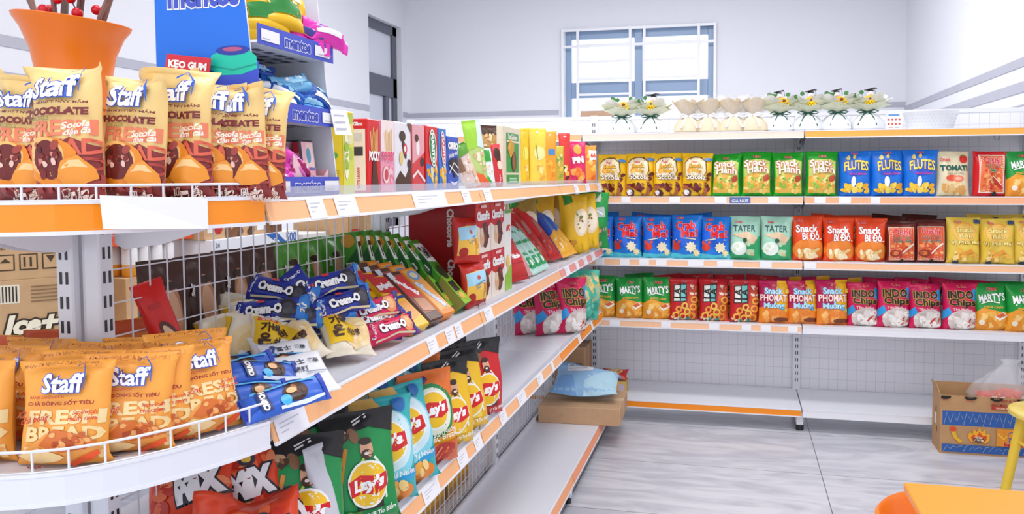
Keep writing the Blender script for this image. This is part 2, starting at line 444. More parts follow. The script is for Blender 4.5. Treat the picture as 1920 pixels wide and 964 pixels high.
# ================================================================== added fill lights and daylight
def area(name, loc, sx, sy, e, rot=(0, 0, 0), col=(1, 1, 1)):
    l = bpy.data.lights.new(name, 'AREA'); l.shape = 'RECTANGLE'; l.size = sx; l.size_y = sy; l.energy = e; l.color = col
    o = bpy.data.objects.new(name, l); COL.objects.link(o); o.location = loc; o.rotation_euler = rot; return o
for x, y, e in ((-.5, -2.6, 20), (1.2, -2.6, 20), (-.5, .3, 22), (1.2, .3, 24), (-.6, 2.5, 26), (1.0, 2.5, 30), (-.9, 5.8, 52), (.6, 5.8, 52)):
    area('added_ceiling_fill', (x, y, HC-.04), 1.2, .6, e, (0, 0, 0), (1, .985, .97))  # unseen area lights added under the ceiling to brighten the room
wd = bpy.data.worlds.new('daylight'); scene.world = wd; wd.use_nodes = True
bg = wd.node_tree.nodes['Background']; bg.inputs[0].default_value = (.93, .96, 1, 1); bg.inputs[1].default_value = 1.38
vs = scene.view_settings; vs.view_transform = 'Standard'; vs.look = 'None'; vs.exposure = .24; vs.gamma = 1; vs.use_curve_mapping = False
scene.display_settings.display_device = 'sRGB'
cy = scene.cycles; cy.use_denoising = True; cy.max_bounces = 8; cy.diffuse_bounces = 4; cy.transparent_max_bounces = 12; cy.sample_clamp_indirect = 4; cy.caustics_reflective = cy.caustics_refractive = False
# ================================================================== shelving
WH = 'paint:#E9EBF2'; OR = 'plastic:#FF9414'; PE = 'plastic:#FFBE86'; LB = 'card:#F4F5FA'; CL = 'faint:#DADFEA'; SLOT = 'paint:#2B2C31'  # PE: orange strip with the glare of its clear cover painted in
GT = [1.500, 1.103, .707, .130]                # gondola surfaces, top to bottom
BT = [1.807, 1.414, 1.024, .636, .140]         # back shelving surfaces
U = 1.2; XM = -.335

def slots_x(m, x, y, z0, z1, sgn=1):           # slotted face looking along +X
    z = z0
    while z < z1:
        for dy in (-.0065, .0065): m.box(x, y+dy-.0025, z-.011, x+.0012*sgn, y+dy+.0025, z+.011, SLOT)
        z += .0445
def slots_y(m, x, y, z0, z1):
    z = z0
    while z < z1:
        for dx in (-.0065, .0065): m.box(x+dx-.0025, y-.0012, z-.011, x+dx+.0025, y, z+.011, SLOT)
        z += .0445

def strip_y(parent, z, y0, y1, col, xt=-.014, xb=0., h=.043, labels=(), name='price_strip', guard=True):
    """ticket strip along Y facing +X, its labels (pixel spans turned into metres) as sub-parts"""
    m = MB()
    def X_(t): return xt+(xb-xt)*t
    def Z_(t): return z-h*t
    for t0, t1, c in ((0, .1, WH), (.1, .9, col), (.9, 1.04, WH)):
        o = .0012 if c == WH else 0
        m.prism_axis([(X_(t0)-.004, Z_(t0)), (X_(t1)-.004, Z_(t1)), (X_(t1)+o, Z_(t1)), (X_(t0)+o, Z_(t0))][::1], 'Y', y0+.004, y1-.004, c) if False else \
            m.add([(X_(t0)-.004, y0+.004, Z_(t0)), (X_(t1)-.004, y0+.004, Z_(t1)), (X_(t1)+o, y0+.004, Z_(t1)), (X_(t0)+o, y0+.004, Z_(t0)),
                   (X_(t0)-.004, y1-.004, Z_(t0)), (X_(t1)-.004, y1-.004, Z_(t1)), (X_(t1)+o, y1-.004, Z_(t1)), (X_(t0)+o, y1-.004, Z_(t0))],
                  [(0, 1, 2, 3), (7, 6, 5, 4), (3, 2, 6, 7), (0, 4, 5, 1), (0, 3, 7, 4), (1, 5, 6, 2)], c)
    st = m.build(name, parent)
    if guard:
        g = MB(); g.box(xt-.003, y0+.01, z, xt-.001, y1-.01, z+.022, CL); g.build('clear_guard', parent)
    for a, b_ in labels:
        p, q = at(a, 0, 'X', 0).y, at(b_, 0, 'X', 0).y
        p = max(p, y0+.006); q = min(q, y1-.006)
        if q-p < .004: continue
        l = MB(); e = .0022
        l.add([(X_(.04)+e, p, Z_(.04)), (X_(.97)+e, p, Z_(.97)), (X_(.97)+e, q, Z_(.97)), (X_(.04)+e, q, Z_(.04)),
               (X_(.04)+e-.001, p, Z_(.04)), (X_(.97)+e-.001, p, Z_(.97)), (X_(.97)+e-.001, q, Z_(.97)), (X_(.04)+e-.001, q, Z_(.04))],
              [(0, 1, 2, 3), (7, 6, 5, 4), (0, 4, 5, 1), (3, 2, 6, 7), (0, 3, 7, 4), (1, 5, 6, 2)], LB)
        for k, (tt, f) in enumerate(((.25, .75), (.42, .55), (.62, .35))):
            l.add([(X_(tt)+e+.0003, p+(q-p)*.12, Z_(tt)), (X_(tt+.05)+e+.0003, p+(q-p)*.12, Z_(tt+.05)), (X_(tt+.05)+e+.0003, p+(q-p)*f, Z_(tt+.05)), (X_(tt)+e+.0003, p+(q-p)*f, Z_(tt))], [(0, 1, 2, 3)], 'card:#C4C8D4')
        l.build('price_tag', st)
    return st

def bracket(parent, y, z, x0=-.33, x1=-.06):
    m = MB(); o = [(x0, z-.032), (x1, z-.032), (x1-.06, z-.052), (x0+.10, z-.085), (x0+.02, z-.095), (x0, z-.085)]
    n = len(o); y0, y1 = y-.002, y+.002
    m.add([(x, y0, zz) for x, zz in o]+[(x, y1, zz) for x, zz in o], [tuple(range(n)), tuple(range(n, 2*n))[::-1]]+[(i, n+i, n+(i+1) % n, (i+1) % n) for i in range(n)], WH)
    m.build('bracket', parent)

def wires(m, y0, y1, z0, z1, x=XM, dy=.049, dz=.063, r=.0017, k='paint:#E3E4EC'):
    n = max(1, round((y1-y0)/dy))
    for i in range(n+1): y = y0+(y1-y0)*i/n; m.tube([(x, y, z0), (x, y, z1)], r, k, 4)
    n = max(1, round((z1-z0)/dz))
    for i in range(n+1): z = z0+(z1-z0)*i/n; m.tube([(x-.002, y0, z), (x-.002, y1, z)], r, k, 4)

GL = {  # label spans on each strip, [unit][level]
 0: [[(575, 606), (627, 667), (774, 835), (867, 881)], [(505, 563), (798, 815), (833, 848), (851, 863)], [(640, 700), (785, 815), (853, 870), (885, 898)], []],
 1: [[(908, 921)], [(907, 921)], [(934, 946), (969, 983), (1006, 1016), (1033, 1037)], []],
 2: [[(1078, 1085), (1099, 1106), (1122, 1128)], [(1060, 1068), (1080, 1085), (1095, 1101), (1110, 1116)], [(1084, 1089), (1109, 1112)], []]}
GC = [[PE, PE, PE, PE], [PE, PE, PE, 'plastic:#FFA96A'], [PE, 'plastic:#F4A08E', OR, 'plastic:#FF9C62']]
for n in range(3):
    y0, y1 = n*U, (n+1)*U
    t = thing('gondola_shelf_unit', ['white shop shelf unit nearest the curved end shelves, filled with snacks', 'middle white shop shelf unit of the long left run, lower shelves mostly empty',
              'white shop shelf unit at the far corner end of the left run'][n], 'shelf unit', (0, 0, 0), 0, 'white shelf units of the long left run')
    for yy in [y1]:
        m = MB(); m.box(-.352, yy-.042, .02, -.319, yy-.006, 1.57, WH, .003)
        m.box(-.372, yy-.036, .02, -.352, yy-.012, 1.57, WH)
        slots_x(m, -.319, yy-.024, .2, 1.55); m.build('post', t)
    m = MB(); wires(m, y0+.004, y1-.045, .17, 1.555); m.box(XM-.006, y0, 1.55, XM+.006, y1-.045, 1.575, WH); m.build('wire_panel', t)
    for k, z in enumerate(GT):
        xf = .043 if k == 3 else -.014
        m = MB(); m.box(-.33, y0+.002, z-.028, xf, y1-.002, z, WH, .002); m.box(xf-.012, y0+.002, z-.04, xf, y1-.002, z-.005, WH)
        if k == 3: m.box(-.33, y0+.002, z, -.318, y1-.002, z+.03, WH)
        m.build('shelf_board', t)
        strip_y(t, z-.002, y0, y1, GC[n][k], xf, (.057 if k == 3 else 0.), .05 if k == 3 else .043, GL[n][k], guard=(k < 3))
        if k < 3:
            for yy in (y0+.012, y1-.06): bracket(t, yy, z)
    # far side of the gondola: boards seen through the wire
    for z in (1.103, .707, .13):
        m = MB(); m.box(-.71, y0+.002, z-.028, -.38, y1-.002, z, WH, .002); m.build('rear_shelf_board', t)
    for yy in [y1-.06]:
        m = MB(); m.box(-.02, yy, .03, .05, yy+.04, .10, WH, .003); m.tube([(.03, yy+.02, 0), (.03, yy+.02, .012), (.03, yy+.02, .03)], .018, 'plastic:#222326', 12); m.build('foot', t)
m = MB()

# curved end cap facing the aisle end
EC = [(0, -.347), (.05, -.346), (.09, -.342), (.133, -.332), (.175, -.317), (.215, -.295), (.25, -.262), (.28, -.222), (.305, -.178), (.328, -.128), (.35, -.075), (.37, -.01)]
XC = -.373
EO = [(XC-dx, y) for dx, y in EC[::-1]]+[(XC+dx, y) for dx, y in EC[1:]]
t = thing('end_cap_shelf_unit', 'curved white end shelf unit with orange top edge and wire guard rails', 'shelf unit', (0, 0, 0))
def off(o, d):
    r = []
    for i, p in enumerate(o):
        a = o[max(0, i-1)]; b_ = o[min(len(o)-1, i+1)]; L_ = math.hypot(b_[0]-a[0], b_[1]-a[1]); r.append((p[0]+(b_[1]-a[1])/L_*d, p[1]-(b_[0]-a[0])/L_*d))
    return r
for k, z in enumerate([1.5, 1.103, .707, .13]):
    m = MB(); m.prism(off(EO, -.003), z-.028, z, WH); m.build('curved_board', t)
    rc = OR if k == 0 else 'paint:#E6E8F0'
    m = MB(); A, B, Cc = off(EO, 0), off(EO, -.003), off(EO, .0015)
    for (za, zb, c, Q) in ((z+.004, z-.001, WH, Cc), (z-.001, z-.040, rc, A), (z-.040, z-.046, WH, Cc)):
        n_ = len(Q)
        m.add([(x, y, za) for x, y in Q]+[(x, y, zb) for x, y in Q]+[(x, y, za) for x, y in B]+[(x, y, zb) for x, y in B],
              [f for i in range(n_-1) for f in ((i, n_+i, n_+i+1, i+1), (2*n_+i+1, 3*n_+i+1, 3*n_+i, 2*n_+i), (i, i+1, 2*n_+i+1, 2*n_+i), (n_+i+1, n_+i, 3*n_+i, 3*n_+i+1))], c)
    band = m.build('curved_edge_band', t)
    if k < 2:
        m = MB(); rail = off(EO, -.006); hz = .026 if k == 0 else .036
        m.tube([(x, y, z+hz) for x, y in rail], .0024, WH, 6)
        m.tube([(x, y, z+.004) for x, y in rail], .002, WH, 6)
        L_ = 0; nxt = .02
        for i in range(len(rail)-1):
            a, b_ = rail[i], rail[i+1]; d_ = math.dist(a, b_)
            while nxt <= L_+d_:
                f = (nxt-L_)/d_; x, y = a[0]+(b_[0]-a[0])*f, a[1]+(b_[1]-a[1])*f
                m.tube([(x, y, z+.001), (x, y, z+hz)], .0019, WH, 5); nxt += .047
            L_ += d_
        m.build('wire_guard', t)
    if k == 0:      # blank tickets stuck to the corner of the band
        for (xa, xb, dz) in ((388, 462, 0),):
            l = MB(); p, q = at(xa, 400, 'Y', -.19), at(xb, 400, 'Y', -.09)
            p = (-.112, -.268, 0); q = (-.042, -.122, 0)
            dx, dy = q[1]-p[1], -(q[0]-p[0]); L_ = math.hypot(dx, dy); dx *= .014/L_; dy *= .014/L_
            pts = [(p[0]+dx, p[1]+dy, 1.512), (q[0]+dx, q[1]+dy, 1.504), (q[0]+dx, q[1]+dy, 1.455), (p[0]+dx*1.6, p[1]+dy*1.6, 1.463)]
            l.add(pts+[(x-dx*.1, y-dy*.1, zz) for x, y, zz in pts], [(0, 3, 2, 1), (4, 5, 6, 7), (0, 1, 5, 4), (1, 2, 6, 5), (2, 3, 7, 6), (3, 0, 4, 7)], LB)
            l.build('blank_ticket', band)
for z in (1.5, 1.103, .707):
    for x in (-.362, -.40):
        m = MB(); o = [(-.055, z-.03), (-.30, z-.03), (-.27, z-.045), (-.14, z-.085), (-.075, z-.095), (-.055, z-.085)]; n_ = len(o)
        m.add([(x-.002, y, zz) for y, zz in o]+[(x+.002, y, zz) for y, zz in o], [tuple(range(n_)), tuple(range(n_, 2*n_))[::-1]]+[(i, n_+i, n_+(i+1) % n_, (i+1) % n_) for i in range(n_)], WH)
        m.build('bracket', t)
m = MB(); m.box(-.352, -.042, .02, -.319, -.006, 1.57, WH, .003); m.box(-.36, -.036, .02, -.352, -.012, 1.57, WH); slots_x(m, -.319, -.024, .2, 1.55); m.build('post', t)
m = MB(); m.box(-.400, -.055, .02, -.364, -.036, 1.6, WH, .003); m.box(-.39, -.036, .02, -.374, -.02, 1.6, WH); slots_y(m, -.382, -.055, .2, 1.58); m.build('post', t)

# back run along Y = 3.7
UB = 1.345; XB0 = -.156; YFR = 3.707; YP = 4.165
pm = grid_mat('back_panel_grid', '#F0F0F7', '#D3D4E0', .058, .0686, .0016, (0, 2))[0]
def strip_x(parent, z, x0, x1, y, col, h=.043, labels=(), blue=()):
    m = MB()
    m.box(x0+.004, y, z-h, x1-.004, y+.004, z-.002, col); m.box(x0+.004, y-.0015, z-.006, x1-.004, y+.003, z, WH); m.box(x0+.004, y-.0015, z-h-.003, x1-.004, y+.003, z-h+.004, WH)
    st = m.build('price_strip', parent)
    for a, b_ in list(labels)+list(blue):
        p, q = max(at(a, 400, 'Y', y).x, x0+.006), min(at(b_, 400, 'Y', y).x, x1-.006)
        l = MB(); bl = (a, b_) in blue
        l.box(p, y-.003, z-h+.004, q, y-.0005, z-.005, 'card:#5B6FA8' if bl else LB)
        if bl: paint(l, [('T', 'GIÁ NÚT', .5*(p+q), z-.024, (q-p)*.8, '#F4F5FA')], lambda a_, b2, o: (a_, y-.003-o, b2), 9, 'card')
        l.build('price_tag', st)
BL = {0: [[], [(1165, 1182), (1255, 1275), (1340, 1362), (1440, 1460)], [(1116, 1133), (1162, 1180), (1199, 1217), (1230, 1250), (1290, 1320), (1345, 1375), (1425, 1448)],
          [(1143, 1162), (1240, 1258), (1330, 1350), (1392, 1410), (1428, 1447), (1480, 1498)], []],
      1: [[], [(1527, 1548), (1573, 1595), (1632, 1650)], [(1508, 1532)], [], []]}
WS = 'plastic:#EDEEF4'; PP = 'plastic:#FBE3D3'
BC = {-1: [PE]*5, 0: [PP, 'plastic:#FFC9A0', 'plastic:#FFC9A0', 'plastic:#FFC9A0', OR], 1: ['plastic:#FFB550', 'plastic:#FFB88A', 'plastic:#FFC79C', WS, WS]}
for n in (-1, 0, 1):
    x0, x1 = XB0+n*UB, XB0+(n+1)*UB
    t = thing('back_shelf_unit', {-1: 'white back shelf unit hidden behind the left run, only its panel showing', 0: 'left white back shelf unit under the wrapped bouquets and snack bags',
              1: 'right white back shelf unit with bare white bottom edge behind the cardboard carton'}[n], 'shelf unit', (0, 0, 0), 0, 'white shelf units of the back run')
    for xx in ([x0] if n < 1 else [x0, x1]):
        m = MB(); m.box(xx-.026, YP-.022, .02, xx+.026, YP+.03, 1.955, WH, .004); slots_y(m, xx, YP-.022, .2, 1.93); m.build('post', t)
    m = MB(); m.box(x0+.026, YP+.005, .1, x1-.026, YP+.018, 1.945, pm); m.box(x0+.026, YP+.001, 1.925, x1-.026, YP+.02, 1.95, WH); m.build('back_panel', t)
    for k, z in enumerate(BT):
        yf = YFR-.045 if k == 4 else YFR
        m = MB(); m.box(x0+.003, yf+.004, z-.03, x1-.003, YP-.005, z, WH, .002); m.build('shelf_board', t)
        strip_x(t, z, x0, x1, yf, BC[n][k], .044, BL.get(n, [[]]*5)[k], [(1368, 1407)] if (n == 0 and k == 1) else [])
        if k < 4:
            for xx in (x0+.02, x1-.02):
                m = MB(); o = [(YP-.03, z-.03), (YFR+.05, z-.03), (YFR+.1, z-.045), (YP-.08, z-.085), (YP-.03, z-.09)]; n_ = 5
                m.add([(xx-.002, y, zz) for y, zz in o]+[(xx+.002, y, zz) for y, zz in o], [tuple(range(n_)), tuple(range(n_, 2*n_))[::-1]]+[(i, n_+i, n_+(i+1) % n_, (i+1) % n_) for i in range(n_)], WH)
                m.build('bracket', t)
    m = MB(); m.box(x1-.03, 3.70, .035, x1+.012, YP-.02, .105, WH, .003); m.tube([(x1-.008, 3.725, 0), (x1-.008, 3.725, .015), (x1-.008, 3.725, .036)], .024, 'plastic:#222326', 12); m.build('foot', t)
# short rack on the far side of the aisle, holding cartons
t = thing('stock_rack', 'white stock rack behind the left run holding cartons, seen through the wire', 'shelf unit', (0, 0, 0))
m = MB()
for y in (.3, 2.0, 3.55):
    p = MB(); p.box(-2.0, y, 0, -1.95, y+.04, 1.46, WH, .003); p.build('post', t)
for z in (.5, .95):
    p = MB(); p.box(-2.0, .3, z-.03, -1.45, 3.6, z, WH, .002); p.build('shelf_board', t)
for y in (.3, 2.0, 3.55):
    p = MB(); p.box(-1.50, y, 0, -1.46, y+.04, .92, WH, .003); p.build('front_post', t)
# ================================================================== snack bags on the back run
def tt(t, x, y, w, c='#FFFFFF', **k): return ('T', t, x, y, w, c, k)
CHIP = ['#F3C64A', '#E9A92B', '#FADB80', '#D98F1E']; PALE = ['#F4EBDD', '#E6D9C6', '#FFF8EE', '#D9CBB6']
def brand(y, c='#D7161E', x=0, w=.26, o='#FFFFFF'): return tt('Oishi', x, y, w, c, o=o, b=.03, ow=.03)
HW = 1.45
A_ = {}
A_['choc'] = ('#F2C21C', [('P', [(-.42, .62), (-.42, 1.08), (-.3, 1.22), (-.1, 1.29), (.12, 1.27), (.3, 1.12), (.34, .8), (.2, .6)], '#7A4E16'), ('P', [(-.4, .62), (-.4, 1.06), (-.28, 1.19), (-.1, 1.25), (.1, 1.23), (.26, 1.1), (.3, .8), (.2, .6)], '#F3E3BE'),
    ('E', -.2, .85, .15, .11, '#EBA63A', .5), brand(1.1, x=-.1, w=.22), tt('Snack', -.06, .98, .42, '#F1B51A', o='#6A4212', b=.03, h=.14), tt('Bắp', 0, .81, .3, '#F1B51A', o='#6A4212', b=.03, h=.14), tt('Sôcôla', -.02, .62, .62, '#FFF6E0', o='#5A2D18'),
    ('S', -.46, .0, .46, .46, 26, .09, ['#6E1F22', '#8C3A2E', '#4E1A16', '#A8603A'], 3), ('S', .28, .45, .47, .8, 5, .07, ['#6E1F22', '#5A2416'], 4), ('R', .24, 1.12, .44, 1.2, '#3F7FC4'), ('E', -.33, .13, .07, .07, '#F0F4FA')], ())
A_['hanh'] = ('#17A321', [('P', [(-.42, .12), (-.42, 1.12), (.2, 1.16), (.42, 1.1), (.42, .12)], '#BFD26A'), ('P', [(-.42, .1), (-.42, .6), (.0, .74), (.42, .55), (.42, .1)], '#E9B64E'),
    ('S', -.44, .08, .44, .66, 30, .085, ['#F1CC62', '#E3A53A', '#8CC63F', '#F6DC8C'], 5), ('S', -.42, .1, .4, .6, 9, .035, ['#3FA535', '#7CC242'], 6), ('E', .3, .55, .12, .09, '#B8482A', .8), brand(1.23, w=.22), tt('Snack', -.03, 1.0, .7, '#FFFFFF', o='#E8742C', arc=.05), tt('Hành', .04, .8, .66, '#FFFFFF', o='#E8742C', arc=.05)], ())
A_['flutes'] = ('#1673D8', [('E', 0, .85, .36, .26, '#2A56C8'), ('S', -.3, 1.1, .2, 1.26, 4, .1, ['#F3DC8E', '#F0CE5A'], 7), tt('FLUTES', .04, .9, .72, '#F6DC4E', o='#1A2E8C', b=.03, arc=.05, h=.3), tt('snack cheese', .1, .68, .5, '#E0399A'),
    ('S', -.45, .06, .45, .42, 16, .11, ['#F5CC2E', '#E9A91B', '#F8DE6A'], 8), ('E', -.05, .44, .07, .16, '#F2F6FF'), brand(1.3, w=.2)], ())
A_['tomati'] = ('#E8DDB8', [('S', -.45, .05, .45, .5, 20, .13, ['#E9C582', '#DDA65C', '#F0D9A4'], 9), ('E', .3, 1.15, .13, .13, '#D92A1E'), ('E', .3, 1.24, .05, .02, '#3B8C2A'), ('E', -.1, .55, .17, .1, '#E4583A'), ('E', .1, .53, .16, .1, '#EC7A5A'), ('E', .1, .53, .09, .05, '#F5B49A'), tt('TOMATI', 0, .86, .84, '#1F5C4E', b=.04, h=.19), tt('Snack Cà Chua', .02, .7, .5, '#9A9A8E'), brand(1.12, x=-.27, w=.28)], ())
A_['oishired'] = ('#D3141C', [('R', -.36, .1, .42, 1.28, '#F5E9DD'), ('R', -.33, .13, .39, 1.25, '#E8743C'), ('S', -.33, .14, .39, .95, 34, .07, ['#F0A05A', '#E45A2E', '#F6C084', '#D8382A'], 10), brand(1.1, x=.02, w=.56), tt('Snack Tôm', .05, .93, .5, '#7A5A4A', o='#FBEFE0', ow=.03), tt('Cay', .03, .78, .24, '#1E7A3C', o='#FFF3DC', b=.04),
    ('P', [(-.0, .6), (.36, .28), (.3, .22), (-.02, .5)], '#C92418'), ('L', [(-.02, .62), (.2, .45), (.36, .28)], .02, '#FFE8D8'), ('E', .1, .1, .09, .06, '#222222')], ())
A_['marty'] = ('#1C9A3E', [('P', [(-.5, 0), (-.5, .52), (-.25, .68), (.1, .6), (.5, .5), (.5, 0)], '#EFA02E'), ('S', -.48, .02, .48, .56, 26, .12, ['#F6BC50', '#E8912A', '#F9D080', '#F1A83A'], 11), ('E', -.3, .25, .08, .08, '#F2E7D2'), ('P', [(.06, .42), (.3, .56), (.44, .44), (.2, .3)], '#F8F2E6'), ('P', [(.1, .44), (.28, .54), (.38, .46), (.2, .37)], '#D9622A'),
    tt("MARTY'S", 0, .98, .72, '#FFFFFF', b=.03, h=.24, r=.08), ('L', [(-.3, .8), (-.05, .87), (.2, .83)], .025, '#FFFFFF'), tt('SNACK CHAY', .03, .7, .56, '#F5B62E', b=.03), brand(1.22, w=.24, x=.02)], ())
A_['crab'] = ('#1E7FE0', [('P', [(-.5, 0), (-.5, .18), (0, .13), (.5, .2), (.5, 0)], '#54C8D8'), ('E', 0, .75, .48, .42, '#1B66D8'), tt('Crab', -.02, 1.06, .66, '#E41B22', o='#FFFFFF', b=.045, ow=.02, h=.28, r=.08), tt('Me!', .12, .82, .54, '#E41B22', o='#FFFFFF', b=.045, ow=.02, h=.27, r=.05), ('L', [(-.32, .6), (0, .66), (.34, .63)], .03, '#E9E2B0'),
    ('E', -.3, .38, .12, .12, '#D83420'), ('E', -.38, .52, .05, .07, '#E24A2C', .4), ('E', -.2, .54, .06, .04, '#E24A2C', .9), ('P', [(.18+.19*math.cos(i*PI/9)*(1 if i % 2 else .68), .38+.19*math.sin(i*PI/9)*(1 if i % 2 else .68)) for i in range(18)], '#F6EBC8'), ('P', [(.34+.12*math.cos(i*PI/8)*(1 if i % 2 else .68), .2+.12*math.sin(i*PI/8)*(1 if i % 2 else .68)) for i in range(16)], '#F0DFA8'), brand(1.28, w=.24, x=-.2)], ())
A_['tater'] = ('#A9DCC4', [('P', [(-.5, 0), (-.5, .3), (.2, .5), (.5, .8), (.5, 0)], '#2FA468'), ('S', -.1, .1, .45, .8, 10, .11, ['#E2D2A8', '#CFC08A', '#B9DDB4'], 12), ('P', [(-.42, .8), (.1, .9), (.42, .7), (.3, .55), (-.2, .72)], '#E6C9A6'), tt('TATER', -.02, 1.0, .72, '#3E5A60', h=.2), ('E', -.18, .36, .26, .22, '#E9F6EC'), ('S', -.38, .2, .02, .52, 7, .07, ['#FFFFFF', '#D6EBC8'], 13), ('E', .02, .62, .07, .07, '#1D5E46'), brand(1.2, w=.2, x=-.2)], ())
A_['bido'] = ('#E8491B', [('E', 0, .35, .5, .34, '#F08A34'), tt('Snack', -.04, 1.0, .7, '#FFFFFF', o='#B8280E', b=.03, h=.24), tt('Bí Đỏ', .06, .76, .52, '#FFFFFF', o='#B8280E', b=.03, h=.24), ('L', [(.1, .62), (.4, .66)], .03, '#F7C8B0'), ('S', -.42, .06, .42, .42, 15, .13, ['#FBE6B0', '#F2CE86', '#FFF2CC', '#E3AF62'], 14), brand(1.24, x=-.28, w=.24)], ())
A_['dacbiet'] = ('#6B2418', [('R', -.42, .08, .4, 1.16, '#F2D9C2'), ('R', -.4, .1, .38, 1.14, '#E0592E'), ('S', -.4, .1, .38, .75, 28, .08, ['#F09A58', '#C73A20', '#F2B47A', '#E2622E'], 15), brand(1.0, w=.56, x=-.02), tt('Snack Tôm', .0, .82, .56, '#6E4A3C', o='#FBE7D2', ow=.03), tt('Cay Đặc Biệt', .0, .7, .6, '#1E6A5C', o='#FBE7D2', ow=.03), ('E', -.22, .3, .17, .12, '#8E2A18'), ('E', -.22, .31, .11, .07, '#D9772E'), ('L', [(.0, .3), (.2, .5), (.34, .62)], .05, '#F4E2D2'), ('E', .0, .08, .07, .05, '#1E1E1E')], [(.9, 1, '#4A170F')])
A_['bap'] = ('#E9C84C', [('E', 0, .95, .36, .3, '#F3A73A'), ('E', 0, .93, .34, .28, '#F0C25C'), tt('Snack', .02, 1.02, .56, '#FBE58A', o='#8E6C16', b=.03, h=.16), tt('Bắp', .02, .83, .4, '#FBE58A', o='#8E6C16', b=.03, h=.17), tt('Vị Phô Mai', .0, .62, .84, '#FBE58A', o='#8E6C16', b=.03, h=.15), ('S', -.42, .08, .42, .46, 22, .08, ['#F2B84A', '#E89A34', '#F8DA8C'], 16), ('E', -.26, .06, .09, .05, '#2A3A4A'), ('R', .3, 1.2, .44, 1.3, '#3A4E6E'), brand(1.24, x=-.2, w=.2)], ())
A_['lala'] = ('#C9202A', [('P', [(.05, .1), (.5, .0), (.5, 1.2), (.2, 1.0), (.1, .6)], '#D2552E'), ('P', [(-.4, .62), (-.36, 1.2), (.1, 1.25), (.06, .64)], '#3A2A1E'), ('P', [(-.37, .65), (-.33, 1.17), (-.14, 1.18), (-.17, .66)], '#E9EAE4'), ('P', [(-.13, .65), (-.11, 1.19), (.07, 1.2), (.04, .67)], '#6FC6C2'), tt('LA', -.24, .92, .36, '#1E1A18', b=.04, r=1.5), tt('LA', -.03, .92, .36, '#1E1A18', b=.04, r=1.5),
    ('S', .12, .62, .46, 1.2, 8, .08, ['#E9C8B4', '#B8402E', '#F0DCC8'], 17)]+[('O', x, y, .12, .06, c) for x, y, c in ((-.2, .38, '#F0A53A'), (.1, .3, '#F4BE50'), (.3, .45, '#EFA238'), (-.3, .18, '#F4B84A'), (.25, .16, '#E8952C'), (.0, .5, '#F6C860'), (.34, .7, '#F0A840'), (-.05, .14, '#F2B048'))]+[('S', -.46, .02, .46, .14, 8, .05, ['#2F9E9E', '#E8E2D6'], 18), brand(1.3, w=.2)], ())
A_['phomat'] = ('#C51F5C', [('P', [(.0, .3), (.1, 1.4), (.5, 1.45), (.5, .2), (.2, .22)], '#F2B81E'), ('P', [(-.5, 0), (-.5, .5), (-.1, .6), (.5, .36), (.5, 0)], '#EE8A2C'), ('S', -.46, .0, .3, .5, 12, .14, ['#F4A548', '#E9802A', '#F7BE70'], 19), ('E', .24, .14, .26, .07, '#7A3A22'), ('L', [(.06, .36), (.42, .46)], .06, '#D8D4CC'), tt('Snack', -.02, 1.06, .6, '#BDEBFA', o='#3A9AD0', b=.03), tt('PHOMAT', -.02, .84, .84, '#FFE9E4', o='#C4402E', b=.03, h=.22), tt('Muỗng', .0, .6, .66, '#BDEBFA', o='#3A9AD0', b=.03), brand(1.24, w=.24), ('E', .4, 1.05, .07, .07, '#F7DC5A')], ())
A_['indo'] = ('#D41656', [('P', [(.2, 1.0), (.4, 1.25), (.5, 1.1), (.5, .7), (.42, .85)], '#2E9BE0'), ('P', [(-.5, .55), (-.36, .68), (-.28, .5), (-.5, .3)], '#2E9BE0'), ('E', .1, .3, .5, .3, '#D9CFC8'), ('S', -.45, .02, .47, .56, 24, .15, ['#EDE6E0', '#D8CDC6', '#F8F4EE', '#C9BBB4'], 20), ('L', [(.1, .16), (.24, .3), (.36, .44)], .05, '#C9342A'), ('L', [(.16, .1), (.36, .22), (.44, .4)], .04, '#D8452E'), ('L', [(.2, .24), (.4, .18)], .03, '#C9342A'),
    tt('INDO', -.02, 1.04, .72, '#1D1410', o='#D9A83A', b=.04, h=.24), tt('Chips', .02, .79, .74, '#1D1410', o='#D9A83A', b=.04, h=.27), tt('Tôm Nướng', .02, .6, .56, '#F6D6D8'), brand(1.27, w=.22, x=.04)], ())
DESC = {'choc': 'yellow and brown chocolate corn snack bag', 'hanh': 'bright green onion snack bag with pale front', 'flutes': 'royal blue snack bag with yellow lettering', 'tomati': 'beige tomato snack bag with red tomato', 'oishired': 'red snack bag with framed orange picture',
        'marty': 'green and orange snack bag with white lettering', 'crab': 'blue crab snack bag with red lettering', 'tater': 'pale mint potato snack bag with white bowl', 'bido': 'orange pumpkin snack bag with white lettering', 'dacbiet': 'dark brown snack bag with orange framed picture',
        'bap': 'mustard yellow cheese corn snack bag', 'lala': 'red ring snack bag with sideways black lettering', 'phomat': 'magenta and yellow cheese snack bag', 'indo': 'crimson prawn chip bag with pale chips'}
BW, BH = .19, .266
def snack(k, v):
    col, art, bands = A_[k]
    return pouch('snack_%s_%d' % (k, v), BW, BH, .088, col, art, seed=v*5+len(k)+ord(k[0]), bands=bands, seal=.055, sealb=.03, puff=.5, puffb=.32, edge=.5, pinch=.07, crease=1.7, nu=16, nv=22)
